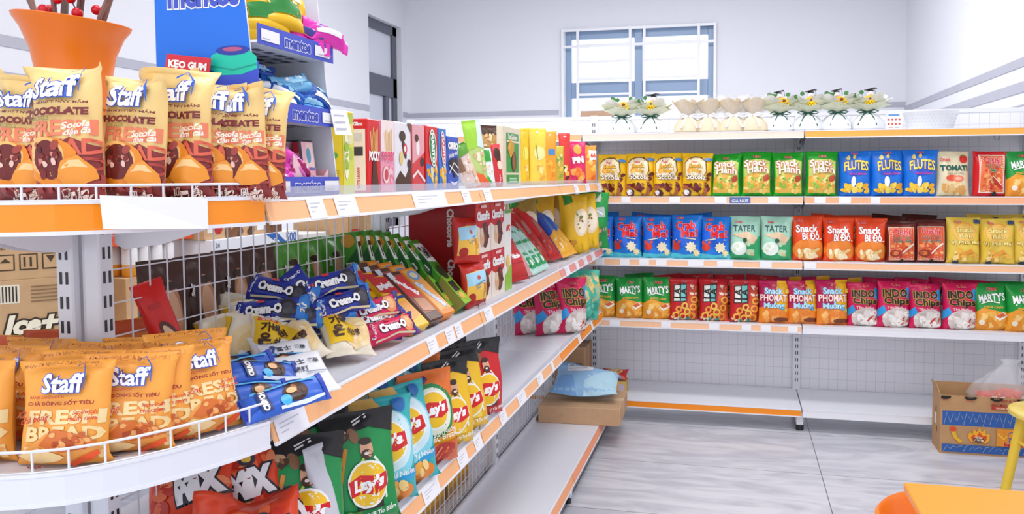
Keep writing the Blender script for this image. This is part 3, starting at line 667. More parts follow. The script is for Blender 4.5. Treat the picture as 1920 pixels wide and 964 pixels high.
ROWS = [(1, 'upper shelf', [('choc', 1146), ('choc', 1200), ('choc', 1253), ('choc', 1306), ('hanh', 1361), ('hanh', 1418), ('hanh', 1477), ('hanh', 1538), ('flutes', 1602), ('flutes', 1662), ('flutes', 1722), ('tomati', 1785), ('oishired', 1852), ('marty', 1916)]),
        (2, 'middle shelf', [('crab', 1124), ('crab', 1176), ('crab', 1232), ('crab', 1287), ('crab', 1341), ('tater', 1397), ('tater', 1455), ('bido', 1516), ('bido', 1573), ('bido', 1633), ('dacbiet', 1690), ('dacbiet', 1747), ('bap', 1807), ('bap', 1871), ('bap', 1934)]),
        (3, 'lower shelf', [('marty', 1128), ('marty', 1181), ('marty', 1232), ('lala', 1283), ('lala', 1339), ('lala', 1397), ('phomat', 1452), ('phomat', 1507), ('phomat', 1563), ('indo', 1621), ('indo', 1678), ('indo', 1738), ('indo', 1803), ('marty', 1863), ('marty', 1922)])]
REAR = {2: [(1137, 'crab'), (1205, 'crab'), (1262, 'crab'), (1313, 'crab'), (1545, 'bido'), (1605, 'bido'), (1660, 'dacbiet'), (1722, 'dacbiet'), (1842, 'bap'), (1902, 'bap')],
        3: [(1205, 'marty'), (1258, 'lala'), (1311, 'lala'), (1368, 'lala'), (1426, 'lala'), (1480, 'phomat'), (1535, 'phomat'), (1592, 'phomat'), (1650, 'indo'), (1708, 'indo'), (1772, 'indo'), (1835, 'indo'), (1893, 'marty')]}
rd = random.Random(11)
for lv, nm, row in ROWS:
    z = BT[lv]; i = 0
    while i < len(row):
        j = i
        while j < len(row) and row[j][0] == row[i][0]: j += 1
        for k in range(i, j):
            ty, px_ = row[k]; p = at(px_, 400, 'Y', 3.785); n_ = j-i
            d = DESC[ty]
            lab = f'{d}, {ORD[k-i]} of {n_} on back {nm}' if n_ > 1 else f'{d} on back {nm}'
            if ty == 'marty': lab = lab.replace(' with white lettering', '')+(', beside crimson bags' if (i > 3 and lv == 3) else ' by the corner' if lv == 3 else ' at its right end')
            w_ = 16 if lv == 1 else 16
            place(snack(ty, (k-i) % 2), 'snack_bag', lab, 'snack bag', (p.x, 3.785+rd.uniform(-.008, .008), z), (-.07+rd.uniform(-.03, .02), rd.uniform(-.025, .025), rd.uniform(-.1, .1)+(.12 if lv == 3 else 0)), f'snack bags in front on the {nm}', (.95 if ty in ('dacbiet',) else 1)*rd.uniform(.97, 1.03))
        i = j
    for q, (px_, ty) in enumerate(REAR.get(lv, [])):
        p = at(px_, 400, 'Y', 3.895)
        near = min(row, key=lambda r: abs(r[1]-px_))
        same = [r for r in REAR[lv] if r[1] == ty]; o_ = [r[0] for r in same].index(px_)
        place(snack(ty, q % 2), 'snack_bag', f'{DESC[ty].split(" with ")[0]}, rear row, {ORD[o_]} from the left on {nm}', 'snack bag', (p.x, 3.91, z), (-.03, rd.uniform(-.1, .1), rd.uniform(-.15, .15)), f'snack bags behind on the {nm}', rd.uniform(1.0, 1.06))
# ================================================================== left run: end cap
def put(parts, name, label, cat, x, y, z, rz=0, lean=0, roll=0, d=.0, group=None, sc=None):
    return place(parts, name, label, cat, (x, y, z+d/2*abs(math.sin(lean))), (lean, roll, rz), group, sc)
STAFF = lambda y, w, x=0, r=0: [tt('Staff', x, y, w, '#FFFFFF', o='#2F55C8', b=.03, ow=.055, r=r, h=w*.42), ('L', [(x+.1, y+.17*w+.07), (x+w*.35, y+.22*w+.09), (x+w*.52, y+.1*w+.05), (x+w*.55, y-.06)], .012, '#3A63C4')]
def bread(v):
    H = 1.74
    art = [('P', [(-.5, 0), (-.5, .42), (-.1, .6), (.2, .78), (.5, .66), (.5, 0)], '#8E3230'),
           tt('FRESH', .05, .9, .86, '#F58A66', b=.035, h=.2), tt('BREAD', .1, .66, .9, '#E56A50', b=.035, h=.2), tt('BREAD', .1, .44, .9, '#B8473E', b=.035, h=.18), tt('FRESH', .08, .22, .9, '#A84440', b=.035, h=.18),
           ('E', -.1, .5, .4, .3, '#EE8E24'), ('E', -.14, .56, .3, .24, '#F9C070'), ('E', -.1, .52, .24, .24, '#6E1E1C', .3), ('S', -.33, .3, .12, .74, 16, .055, ['#A84038', '#521412', '#D98A78', '#7E2622', '#F0C8B8'], 31),
           ('P', [(.0, .3), (.12, .5), (.3, .56), (.44, .42), (.46, .26), (.34, .2), (.1, .2)], '#F29A34'), ('P', [(.1, .4), (.2, .5), (.32, .5), (.4, .4), (.24, .42)], '#FBD090'),
           *STAFF(1.40, .62, -.04), tt('BÁNH MÌ HẠT NẢY MẦM', -.02, 1.21, .84, '#7C3330', b=.025, h=.06), tt('CHOCOLATE', -.02, 1.09, .86, '#7A2A2C', b=.07, h=.1),
           tt('Socola', .28, .92, .3, '#FFF6EA', sh=.3, r=.12), tt('đậm đà', .3, .83, .28, '#FFF6EA', sh=.3, r=.12), tt('Bữa ăn', .22, .13, .3, '#F8E4D8', sh=.3), tt('dinh dưỡng', .2, .06, .42, '#F8E4D8', sh=.3), tt('13.05.2025', -.12, 1.0, .3, '#8E8446')]
    return pouch('bread_%d' % v, .125, .215, .058, '#F6D288', art, seed=40+v, seal=.05, sealb=.02, puff=.45, puffb=.3, edge=.5, pinch=.14, crease=1.4, split=True, slump=1.2)
def sand(v):
    art = [tt('FRESH', .06, .5, .84, '#F7DFA4', b=.04, h=.15), tt('BREAD', .06, .33, .84, '#F6D898', b=.04, h=.15), tt('FRESH', .04, .14, .84, '#F4D08C', b=.04, h=.14),
           ('P', [(-.44, .12), (-.1, .34), (.3, .3), (.46, .16), (.2, .02), (-.2, .04)], '#F0A04A'), ('P', [(-.2, .22), (-.02, .38), (.34, .3), (.44, .2), (.06, .14)], '#D9722E'), ('S', -.16, .16, .38, .36, 22, .045, ['#E8924A', '#C9602A', '#F3B06A', '#B84E22'], 33), ('P', [(-.44, .12), (-.2, .04), (.1, .1), (.0, .14), (-.2, .2)], '#F9D69A'), ('P', [(.1, .05), (.42, .16), (.44, .12), (.14, .0)], '#E8531E'),
           *STAFF(.84, .44, .02), tt('BÁNH SANDWICH', -.13, .71, .38, '#C0442A', b=.03, h=.035), tt('CHÀ BÔNG SỐT TIÊU', .02, .65, .72, '#9A2E22', b=.035, h=.06), tt('X2', -.4, .53, .12, '#C8402A', sh=.3), tt('chà bông', -.22, .47, .34, '#C8402A', sh=.3, r=.15), tt('Sandwich', .3, .54, .22, '#D0442A', sh=.3, r=.05), tt('mềm mịn', .28, .48, .26, '#D0442A', sh=.3, r=.05), tt('BÁNH SANDWICH CHÀ BÔNG SỐT TIÊU', 0, 1.0, .8, '#C87A34'), tt('60gram', -.2, .05, .2, '#C0442A', sh=.3)]
    return pouch('sandwich_%d' % v, .148, .162, .05, '#FBAA46', art, seed=60+v, seal=.07, sealb=.04, puff=.42, puffb=.35, edge=.45, pinch=.12, crease=1.5, split=True)
G_ = 'chocolate bread bags on the curved top'
for i, (px_, Y_, rz, sc, lab, v) in enumerate([(52, -.19, .05, .92, 'tan chocolate bread bag partly behind the tallest front one', 0), (137, -.228, .10, .97, 'large tan chocolate bread bag frontmost on the curved top', 1), (250, -.175, .12, .91, 'tan chocolate bread bag third from left, under the red gum tag', 2),
        (338, -.105, .2, .99, 'tan chocolate bread bag fourth from left with folded dark top', 0), (394, -.055, .35, .93, 'narrow-looking tan chocolate bread bag wedged behind the fourth', 1), (450, -.034, .3, .91, 'tan chocolate bread bag at the right beside the blue candy stand', 2), (478, .003, .3, .9, 'tan chocolate bread bag squeezed behind the rightmost one', 0),
        (-24, -.15, .0, 1, 'tan chocolate bread bag cut by the left picture edge', 2), (318, -.04, .1, 1.04, 'tan chocolate bread bag in the back row, only its top showing', 2)]):
    p = at(px_, 360, 'Y', Y_); put(bread(v), 'bread_bag', lab, 'bread bag', p.x, Y_, 1.5, rz, -.05, [.03, -.05, .05, -.02][i % 4], .05, G_, sc)
G_ = 'orange sandwich packs on the curved lower shelf'
for i, (x, y, rz, le, lab, dz) in enumerate([(-.187, -.266, .3, -.2, 'orange sandwich pack frontmost behind the wire guard, fully readable', 0), (-.135, -.195, .5, -.12, 'orange sandwich pack half hidden right behind the front one', 0), (-.125, -.155, .55, -.1, 'orange sandwich pack third in line, thin edge showing', 0), (-.07, -.098, 1.05, -.3, 'orange sandwich pack leaning at the right end of the wire guard', 0),
        (-.112, -.07, .95, -.25, 'orange sandwich pack behind the leaning right one, name showing above it', .012), (-.335, -.275, .0, -.1, 'orange sandwich pack cut by left picture edge in front', 0), (-.225, -.2, .2, -.2, 'orange sandwich pack behind the frontmost, slumped back', 0), (-.25, -.15, .1, -.25, 'orange sandwich pack in the third row with its name visible', 0),
        (-.37, -.20, .0, -.25, 'orange sandwich pack in the second row at far left', 0), (-.385, -.14, .05, -.3, 'orange sandwich pack in the third row at far left', 0), (-.165, -.115, .45, -.2, 'orange sandwich pack in the middle back row before the white posts', 0), (-.21, -.085, .2, -.15, 'orange sandwich pack standing against the right white post', 0), (-.50, -.22, 0, -.2, 'orange sandwich pack beyond the left picture edge', 0)]):
    put(sand(i % 3), 'sandwich_pack', lab, 'sandwich pack', x, y, 1.103+dz, rz, le, [.0, .03, -.03][i % 3], .04, G_, .95)
# packs lying behind the sandwich packs
for i, (x, y, rz, lab) in enumerate([(-.30, -.03, .2, 'orange sandwich pack lying on its back left of the posts'), (-.47, -.06, -.1, 'orange sandwich pack lying at the far left behind the standing ones')]):
    put(sand(i), 'sandwich_pack', lab, 'sandwich pack', x, y-.06, 1.19 if False else 1.105, rz, -.95, 0, .05, G_)
# blue packs on the lower curved shelf
def bluepk(): return pouch('blue_pack', .17, .14, .05, '#1F6FC0', [tt('Staff', .2, .2, .3, '#D9E8F8', b=.05), ('R', -.5, .0, .5, .08, '#184E96')], seed=77, seal=.06)
for i, (x, y, rz, lab) in enumerate([(-.12, -.13, .5, 'blue bread pack right of the posts on the lowest visible curved shelf'), (-.30, -.14, .1, 'blue bread pack in front of the posts at bottom left'), (-.42, -.2, -.1, 'blue bread pack at the lower left picture corner')]):
    put(bluepk(), 'bread_pack', lab, 'bread pack', x, y, .707, rz, -.1, 0, .05, 'blue packs on the lowest curved shelf')

# ------------------------------------------------------------------ red pouch by the wire, far-side goods
p = at(262, 640, 'X', -.285)
put(pouch('red_pouch', .062, .20, .03, '#D8201A', [('E', .1, 1.35, .22, .55, '#5A2A1E', .3), ('E', .1, 1.3, .13, .45, '#F0C9A8', .3), ('E', .2, 1.0, .1, .35, '#E8DCC8', .3), ('E', -.05, 2.4, .2, .1, '#C01814'), ('R', -.4, .2, .4, .5, '#B01814')], seed=5, seal=.06), 'cake_pouch', 'red cake pouch standing crooked against the wire panel', 'pouch', -.285, .125, 1.14, 1.0, -.15, -.28, .03)
ROLL = [('E', .05, .95, .17, .55, '#C98A62'), ('E', .04, .86, .14, .46, '#E8B48E'), ('E', .05, 1.4, .14, .07, '#3A2218'), ('R', -.42, .08, .42, .52, '#EFE4C8'), ('E', .05, .6, .16, .24, '#DBA078')]+[('R', -.38, .1+.06*k, .3-.04*(k % 3), .12+.06*k, '#8A7A66') for k in range(6)]
def rollbag(c): return pouch('roll_'+c, .135, .25, .06, c, ROLL+[tt('Staff', -.25, 1.25, .22, '#F4F0E8', o='#222222', b=.05, r=1.4)], seed=len(c)+ord(c[2]), seal=.07, sealb=.02, puff=.55, puffb=.3, crease=1.5)
for i, (y, c, lab) in enumerate([(.29, '#4A2C22', 'brown bread roll bag nearest the posts'), (.42, '#4A2C22', 'brown bread roll bag second from the posts'), (.545, '#4A2C22', 'brown bread roll bag third from the posts'), (.67, '#4A2C22', 'brown bread roll bag beside the green ones'),
        (.80, '#4E9E2C', 'green bread roll bag beside the brown ones'), (.925, '#4E9E2C', 'green bread roll bag second in its row'), (1.05, '#4E9E2C', 'green bread roll bag behind the blue biscuit packs'), (1.175, '#4E9E2C', 'green bread roll bag nearest the middle post'), (1.30, '#4E9E2C', 'green bread roll bag beyond the middle post')]):
    put(rollbag(c), 'bread_roll_bag', lab+', behind the wire', 'bread bag', -.455, y, 1.103, PI/2-.15, -.05, [.02, -.03][i % 2], .05, 'bread roll bags behind the wire panel')
for i, (x, y, c, rz, lab) in enumerate([(-.50, .06, '#E8A01E', .3, 'yellow and red bread packet behind the posts, leftmost'), (-.47, .165, '#E0781E', .9, 'orange bread packet behind the wire near the posts'), (-.62, -.02, '#E8B02A', .1, 'yellow bread packet at far left behind the orange packs'), (-.44, .235, '#F0B81E', 1.4, 'yellow bread packet standing before the brown roll bags')]):
    put(pouch('ypk_%d' % i, .17 if i != 3 else .12, .13, .05, c, [('E', -.05, .35, .15, .14, '#B8281E'), ('S', -.12, .3, .04, .42, 6, .05, ['#D9A05A', '#7A3A1E'], 3), ('R', -.5, .6, .5, .76, '#C8501E'), ('R', .2, .1, .4, .4, '#C8281E')], seed=12+i, seal=.08), 'bread_packet', lab, 'bread pack', x, y, 1.103, rz, -.15, 0, .05, 'bread packets behind the posts')
KB = '#C8A278'
def tx(s_, x, y, w, c='#4A3A28', **k): return ('T', s_, x, y, w, c, k)
def kbox(key, w, d, h, art, col=KB): return carton(key, w, d, h, col, art, 'kraft' if col == KB else 'card')
ice = [('R', .02, .19, .09, .25, '#EADFCB')]+[('R', .025+.009*k, .195, .029+.009*k, .245, '#3A3028') for k in range(7)]+[('R', .12, .19+.012*k, .26, .194+.012*k, '#8A6E4E') for k in range(5)]
fr = ice+[tx('Ice+', .12, .12, .15, '#F4EAD2', o='#3A2E20', b=.05, ow=.1, sh=.25), tx('NƯỚC VỊ TRÁI CÂY', .12, .05, .15, '#4E8A2C', sh=.2, b=.04)]
sym = [tx('XẾP NHẸ TAY, XIN CẨN THẬN', .15, .105, .24)]+[('R', .03+.062*k, .03, .08+.062*k, .082, '#4A3A28') for k in range(4)]+[('R', .034+.062*k, .034, .076+.062*k, .078, KB) for k in range(4)]+[('P', [(.04, .056), (.055, .07), (.07, .056)], '#4A3A28'), ('P', [(.103, .04), (.109, .04), (.109, .072), (.103, .072)], '#4A3A28'), ('P', [(.12, .04), (.126, .04), (.126, .072), (.12, .072)], '#4A3A28'), ('P', [(.165, .074), (.19, .074), (.178, .052)], '#4A3A28'), ('P', [(.24, .07), (.25, .04), (.26, .07)], '#4A3A28')]
put(kbox('ice_box', .31, .22, .265, {'f': fr, 'r': [tx('KIRIN', .1, .235, .12)]}), 'drink_carton', 'kraft drink carton with outlined ice lettering at far left', 'carton', -1.49, .97, .95, .9)
put(kbox('sym_box', .31, .22, .16, {'f': sym}), 'drink_carton', 'kraft carton with black handling symbols on top of the lettered one', 'carton', -1.49, .97, 1.2152, .9)
put(kbox('plain_box', .22, .2, .27, {'f': [('R', .05, .18, .08, .22, '#5A86C0')], 'r': []}), 'drink_carton', 'plain kraft carton right of the lettered one behind the posts', 'carton', -1.66, 1.27, .95, .9)
put(kbox('low_box', .42, .26, .19, {'f': [('R', .3, .12, .36, .16, '#B8C4DC')], 'r': [('R', .03+.09*k, .06, .08+.09*k, .1, '#B09068') for k in range(3)], 'l': []}), 'drink_carton', 'long low kraft carton behind the wire under the cans', 'carton', -1.70, 1.66, .95, PI/2)
def can(c1, c2): 
    m = MB(); m.lathe([(.024, 0), (.03, .008), (.03, .05)], 'film:'+c2, 14); m.lathe([(.03, .05), (.03, .118), (.023, .13), (.0, .131)], 'film:'+c1, 14); return [(None, m.mesh('can', True, 40))]
cn = can('#E9E9EC', '#F0A030'); 
for k in range(8):
    put(cn, 'drink_can', f'white and orange drink can, {ORD[k//2]} from left in the {"front" if k % 2 == 0 else "back"} row on the low carton', 'can', -1.60-.075*(k % 2), 1.51+.072*(k//2), 1.1402, 0, group='cans behind the wire')
put(carton('orangepack', .44, .14, .12, '#E8562A', {'f': [('S', 0, .01, .44, .11, 16, .03, ['#F4A03A', '#F8D070', '#D8281E'], 9)]}), 'juice_pack', 'orange red shrink pack lying over the cans behind the wire', 'pack', -1.635, 1.63, 1.2714, PI/2)
put(carton('aqua', .72, .26, .31, '#E6EAF2', {'f': [tx('AQUA', .26, .16, .16, '#8AA0BC'), ('P', [(.2, .21), (.26, .255), (.32, .21)], '#3A6EC0'), ('P', [(.23, .21), (.28, .24), (.34, .21)], '#D8503A'), ('P', [(.42, .31), (.72, .31), (.72, .2), (.56, .24)], '#2E66B8'), ('P', [(.52, .31), (.72, .31), (.72, .24), (.6, .26)], '#F0F4FA'), tx('vila', .50, .265, .08, '#F4F8FF'), tx('24', .04, .285, .03, '#6A7A94'), tx('500', .65, .28, .1, '#3A66B0')]}), 'water_carton', 'white water carton with small mountain emblem behind the wire', 'carton', -1.62, 2.24, .95, PI/2)
put(kbox('caphe', .62, .2, .115, {'f': [tx('CÀ PHÊ SỮA', .25, .07, .24, '#C0302A', b=.03), ('E', .1, .05, .03, .03, '#B8282A'), ('R', .02, .03, .07, .1, '#EDE6DA'), ('R', .40, .02, .5, .1, '#F2F2F4'), tx('50k', .45, .06, .07, '#2E4E9E'), ('S', .1, 0, .6, .05, 12, .03, ['#5A3A24', '#7A5232'], 4), ('R', .52, 0, .62, .12, '#6A4630')]}), 'coffee_carton', 'kraft iced coffee carton with red lettering on the white carton', 'carton', -1.62, 2.18, 1.2602, PI/2)
for k, (y, w, h, c, lab) in enumerate([(2.80, .26, .28, '#DCD8D6', 'grey noodle cup carton behind the wire right of the white carton'), (3.08, .22, .36, '#C8A278', 'brown carton beside the noodle cups behind the middle post'), (3.30, .2, .40, '#B8916A', 'brown striped carton leaning group, behind second wire panel'), (3.50, .19, .36, '#C8A278', 'kraft carton with red lines behind the second wire panel')]):
    put(carton('bk%d' % k, w, .24, h, c, {'f': [tx('Hảo Hảo', w/2, h*.35, w*.6, '#A8281E', b=.03)]+[('S', .02, h*.4, w-.02, h*.7, 8, .03, ['#B8402A', '#6A9A3A', '#E8B060'], 7)] if k == 0 else [('R', .02, h*q, w*.7, h*q+.012, '#B8302A') for q in (.2, .35, .5, .65)]+[('E', w*.7, h*.45, .04, .06, '#4A3A34')]}, 'kraft'), 'noodle_carton', lab, 'carton', -1.62, y, .95, PI/2, group='cartons on the stock rack')
put(carton('bk9', .7, .2, .1, '#3A3034', {'f': [('E', .1+.16*k, .05, .035, .035, '#C8B8A8') for k in range(4)]}), 'snack_carton', 'dark carton with round pictures on the low brown carton', 'carton', -1.60, 3.72, 1.3107 if False else 1.3503, PI/2) if False else None
# cartons on the far-side low boards
for k, (y, lab) in enumerate([(1.45, 'yellow and red carton low behind the wire, nearest'), (1.78, 'yellow and red carton low behind the wire, middle one'), (2.1, 'yellow and red carton low behind the wire, by the second post')]):
    put(carton('low%d' % k, .29, .26, .42, '#B98D54', {'f': [('R', .02, .05, .27, .2, '#E0A82A'), ('R', .02, .26, .14, .38, '#A82A2A'), ('S', .03, .06, .26, .19, 8, .03, ['#C8401E', '#F0D060'], k)]}, 'kraft'), 'carton', lab, 'carton', -.545, y, .13, PI/2, group='cartons low behind the wire')
m = MB(); 
for k in range(5): m.box(-.15, -.1, .008+.03*k, .15, -.096, .026+.03*k, 'plastic:#2FB59A'); m.box(-.15, .096, .008+.03*k, .15, .1, .026+.03*k, 'plastic:#2FB59A'); m.box(-.15, -.1, .008+.03*k, -.146, .1, .026+.03*k, 'plastic:#2FB59A'); m.box(.146, -.1, .008+.03*k, .15, .1, .026+.03*k, 'plastic:#2FB59A')
for k in range(7): m.box(-.15+.048*k, -.102, 0, -.14+.048*k, -.098, .16, 'plastic:#3CC4A8'); m.box(-.15+.048*k, .098, 0, -.14+.048*k, .102, .16, 'plastic:#3CC4A8')
m.box(-.15, -.1, 0, .15, .1, .008, 'plastic:#2FB59A')
put([(None, m.mesh('basket'))], 'plastic_basket', 'teal slotted plastic basket behind the wire of the middle unit', 'basket', -.52, 1.75, .707, PI/2)

# ------------------------------------------------------------------ left run, second shelf from the top
Z2 = 1.103
def crunch(v): return pouch('crunch_%d' % v, .056, .165, .026, '#2F62C8', [('R', -.5, .0, -.44, .34, '#2440B0'), ('R', .44, .0, .5, .34, '#2440B0'), ('E', .12, .18, .14, .13, '#3E241A'), ('S', 0, .06, .26, .3, 10, .035, ['#5A3222', '#2E1A14', '#A86A3A'], 3), ('E', .08, .2, .06, .045, '#E8B884'), ('E', -.02, .1, .06, .06, '#46B4E8'), ('L', [(-.1, .04), (.2, .03), (.42, .06)], .03, '#E8F2FA'), ('L', [(-.2, .3), (.1, .31), (.4, .28)], .025, '#6CC4F0'),
    ('R', -.3, .05, -.18, .3, '#1E2E6E'), tt('CRUNCH', -.24, .175, .24, '#F6F2E8', b=.07, r=1.5, h=.07)], seed=90+v, horiz=True, seal=.06, puff=.4, puffb=.4, crease=.6)
for i, (px_, py_, dz, rz, le, lab) in enumerate([(478, 762, .0, 1.15, -.75, 'blue chocolate bar frontmost at the shelf corner'), (545, 765, .0, 1.0, -.85, 'blue chocolate bar beside the frontmost, nearest the ticket'), (505, 742, .028, 1.2, -.9, 'blue chocolate bar resting on the front two'), (455, 735, .02, 1.1, -.7, 'blue chocolate bar at the left of the pile by the orange packs'), (525, 715, .015, 1.05, -.85, 'blue chocolate bar at the back under the white wafers'), (430, 712, .005, 1.25, -.8, 'blue chocolate bar at the back left corner of the pile')]):
    p = at(px_, py_, 'Z', Z2+.02); put(crunch(i % 2), 'chocolate_bar', lab, 'chocolate bar', p.x, p.y, Z2+dz+.006, rz, le, [.1, -.12, .2, -.1, .05, 0][i], .02, 'blue chocolate bars at the shelf corner')
def wafer(): return pouch('wafer', .11, .12, .016, '#EEEFF3', [tt('富士', -.06, .8, .3, '#3A4456', r=-.0, b=.02), tt('蘇打', -.06, .58, .3, '#3A4456', b=.02), tt('黑醋', .26, .78, .22, '#3A4456'), ('L', [(-.34, .4), (-.26, .55), (-.32, .68), (-.26, .8)], .05, '#34508E'), ('E', -.28, .84, .06, .05, '#34508E'), ('L', [(-.3, .45), (-.2, .3)], .05, '#5A6A94'), ('R', .0, .44, .4, .47, '#9AA4B8')], seed=8, seal=.06)
for i, (px_, py_, dz, rz, le, lab) in enumerate([(592, 736, .0, .95, -1.05, 'white wafer packet frontmost with blue figure, by the ticket strip'), (560, 722, .018, .85, -1.1, 'white wafer packet second, overlapping the frontmost'), (532, 708, .03, .8, -1.15, 'white wafer packet third in the fanned row'), (500, 700, .035, .8, -1.2, 'white wafer packet fourth in the fanned row'), (470, 692, .03, .85, -1.2, 'white wafer packet at the back of the fanned row')]):
    p = at(px_, py_, 'Z', Z2+.01); put(wafer(), 'wafer_packet', lab, 'wafer packet', p.x, p.y, Z2+dz+.004, rz, le, .0, .01, 'white wafer packets')
def bun(v): return pouch('bun_%d' % v, .135, .125, .06, '#F2E8D0', [('E', .1, .45, .38, .36, '#F3DCA8'), ('E', .12, .42, .26, .24, '#F0CF90'), ('S', -.1, .2, .44, .7, 5, .08, ['#F6E6C0', '#E8C684'], 4), ('P', [(-.46, .2), (-.46, .86), (.04, .86), (.12, .5), (-.02, .2)], '#F2C51C'), ('P', [(-.44, .76), (-.4, .86), (-.06, .86), (-.1, .74)], '#E0532A'), tt('Bánh', -.25, .8, .22, '#FFF2E0'), tt('가벼', -.22, .62, .34, '#4A2A16', b=.05), tt('운', -.3, .4, .2, '#4A2A16', b=.05), tt('치즈빵', .02, .38, .34, '#4A2A16', b=.04, r=.08)][:(None if v < 2 else 3)]+([('P', [(-.48, .1), (-.48, .86), (-.36, .86), (-.34, .1)], '#F2C51C'), ('R', .1, .5, .3, .6, '#4A3A2A'), ('R', .0, .3, .34, .46, '#E2D08A')] if v == 2 else []), seed=120+v, seal=.08, sealb=.07, puff=.34, puffb=.32, edge=.5, pinch=.16, crease=2.2)
for i, (px_, py_, dz, rz, le, lab) in enumerate([(663, 668, .0, 1.0, -.85, 'cream and yellow cheese bun frontmost right, beside the pink biscuits'), (575, 685, .0, .9, -.8, 'cream and yellow cheese bun in front, middle of the pile'), (512, 690, .0, .75, -.6, 'cream and yellow cheese bun in front, left of the middle'), (606, 652, .01, 1.0, -.6, 'cream and yellow cheese bun behind the two front ones'), (452, 690, .0, .3, -.5, 'pale cheese bun showing its back at the front left'), (425, 680, .0, .2, -.4, 'pale cheese bun showing its back, leftmost'),
        (545, 648, .02, .9, -.6, 'cheese bun in the second row with upright yellow end'), (480, 655, .01, .7, -.5, 'cheese bun in the second row at left'), (432, 650, .02, .5, -.5, 'cheese bun in the back row by the wire, leftmost'), (475, 632, .02, .8, -.6, 'cheese bun in the back row by the wire, second'), (520, 628, .02, .9, -.5, 'cheese bun in the back row under the blue biscuits'), (585, 628, .03, 1.1, -.7, 'cheese bun at the back right under the blue biscuits'), (630, 640, .035, 1.1, -.7, 'cheese bun lying across the back, yellow edge towards the pink biscuits')]):
    p = at(px_, py_, 'Z', Z2+.02); put(bun([0, 1, 0, 1, 2, 2, 0, 2, 2, 1, 0, 2, 1][i]), 'cheese_bun', lab, 'bun', p.x, p.y, Z2+dz, rz, le, [.15, -.3, .3, -.1][i % 4], .05, 'wrapped cheese buns')
def creamo(c, c2, v): return pouch('creamo_%s_%d' % (c, v), .066, .17, .055, c, [('E', .24, .2, .12, .15, '#2E2E36' if c2 != 'p' else '#E8935A'), ('E', .25, .2, .07, .09, '#4A4A54' if c2 != 'p' else '#F4B880'), ('P', [(.34, .0), (.5, .0), (.5, .4), (.4, .4)], '#2E7ED0' if c2 != 'p' else '#2E3E90'), ('S', .36, .06, .48, .3, 4, .04, ['#E8D8B8', '#F4F0E4'], 3), ('L', [(-.4, .04), (0, .07), (.36, .03)], .025, '#E8DDB0'), tt('Cream-O', -.06, .2, .5, '#FFFFFF', o='#15161E', b=.07, ow=.1, r=.0, h=.15), ('R', -.16, .3, -.06, .34, '#E03A3A'), tt('Cream-O', -.4, .2, .24, '#F0F0F4', r=1.5)], seed=200+v, horiz=True, seal=.06, puff=.32, puffb=.32, edge=.55, pinch=.14, crease=.8)
BLU = '#23369E'; PNK = '#E2205E'
def pile(parts, nm, lab, cat, px_, py_, x, rz, le, ro, hz, grp):
    q = at(px_, py_, 'X', x); z = max(Z2+.002, q.z-hz)
    put(parts, nm, lab, cat, x, q.y, z, rz, le, ro, .05, grp)
for i, (px_, py_, x, rz, le, ro, lab) in enumerate([(628, 542, -.15, 1.05, -.45, -.14, 'navy cream biscuit pack on top of the pile, lettering facing out'), (652, 578, -.115, 1.1, -.45, -.12, 'navy cream biscuit pack second from top, lettering facing out'), (705, 606, -.10, 1.15, -.4, -.08, 'navy cream biscuit pack low in the pile behind the pink ones'), (562, 560, -.21, .4, -.3, .9, 'navy biscuit pack standing crooked left of the top one, pale blue end'), (522, 560, -.25, .1, -.5, .2, 'navy biscuit pack end-on against the wire, upper left'), (510, 595, -.24, .2, -.4, -.1, 'navy biscuit pack end-on against the wire, lower left'), (585, 590, -.18, .5, -.4, .5, 'navy biscuit pack tilted in the middle of the pile'), (545, 612, -.2, .5, -.5, -.15, 'navy biscuit pack low at the left beside the cheese buns'), (610, 622, -.16, .8, -.4, 0, 'navy biscuit pack at the bottom behind the cheese buns')]):
    pile(creamo(BLU, 'b', i % 3), 'biscuit_pack', lab, 'biscuit pack', px_, py_, x, rz, le, ro, .03, 'navy biscuit packs')
for i, (px_, py_, x, rz, le, ro, lab) in enumerate([(708, 592, -.095, 1.05, -.5, -.14, 'pink cream biscuit pack on top of the pile'), (722, 620, -.075, 1.1, -.95, -.1, 'pink cream biscuit pack in the middle showing its barcode side'), (742, 648, -.05, 1.15, -.55, -.06, 'pink cream biscuit pack at the bottom front edge'), (664, 624, -.14, .6, -.5, .1, 'pink cream biscuit pack end-on behind the front ones'), (694, 645, -.10, .8, -.5, .0, 'pink cream biscuit pack under the pile beside the cheese bun')]):
    pile(creamo(PNK, 'p', i % 3), 'biscuit_pack', lab, 'biscuit pack', px_, py_, x, rz, le, ro, .03, 'pink biscuit packs')
def wbox(key, c, art, side, w=.085, d=.034, h=.2): return carton(key, w, d, h, c, {'f': art, 'l': side, 'r': side, 't': [('R', .005, .005, w-.005, d-.005, c)]}, 'film', .004)
nab = lambda c2: [('R', .008, .03, .077, .19, c2), tt('nabati', .043, .14, .1, '#FFFFFF', r=-1.2, b=.08, h=.028), ('P', [(.012, .04), (.07, .03), (.074, .08), (.02, .09)], '#C98A52'), ('R', .01, .04, .07, .05, '#E8C090')]
NY = wbox('nab_yellow', '#F4C21C', [('P', [(.0, .14), (.085, .12), (.085, .19), (.0, .2)], '#C81E22'), tt('nabati', .043, .16, .075, '#FFFFFF', b=.08, h=.026), ('P', [(.005, .02), (.08, .04), (.075, .1), (.01, .09)], '#F0A23A'), ('R', .0, .105, .085, .115, '#2A3A8E')], [])
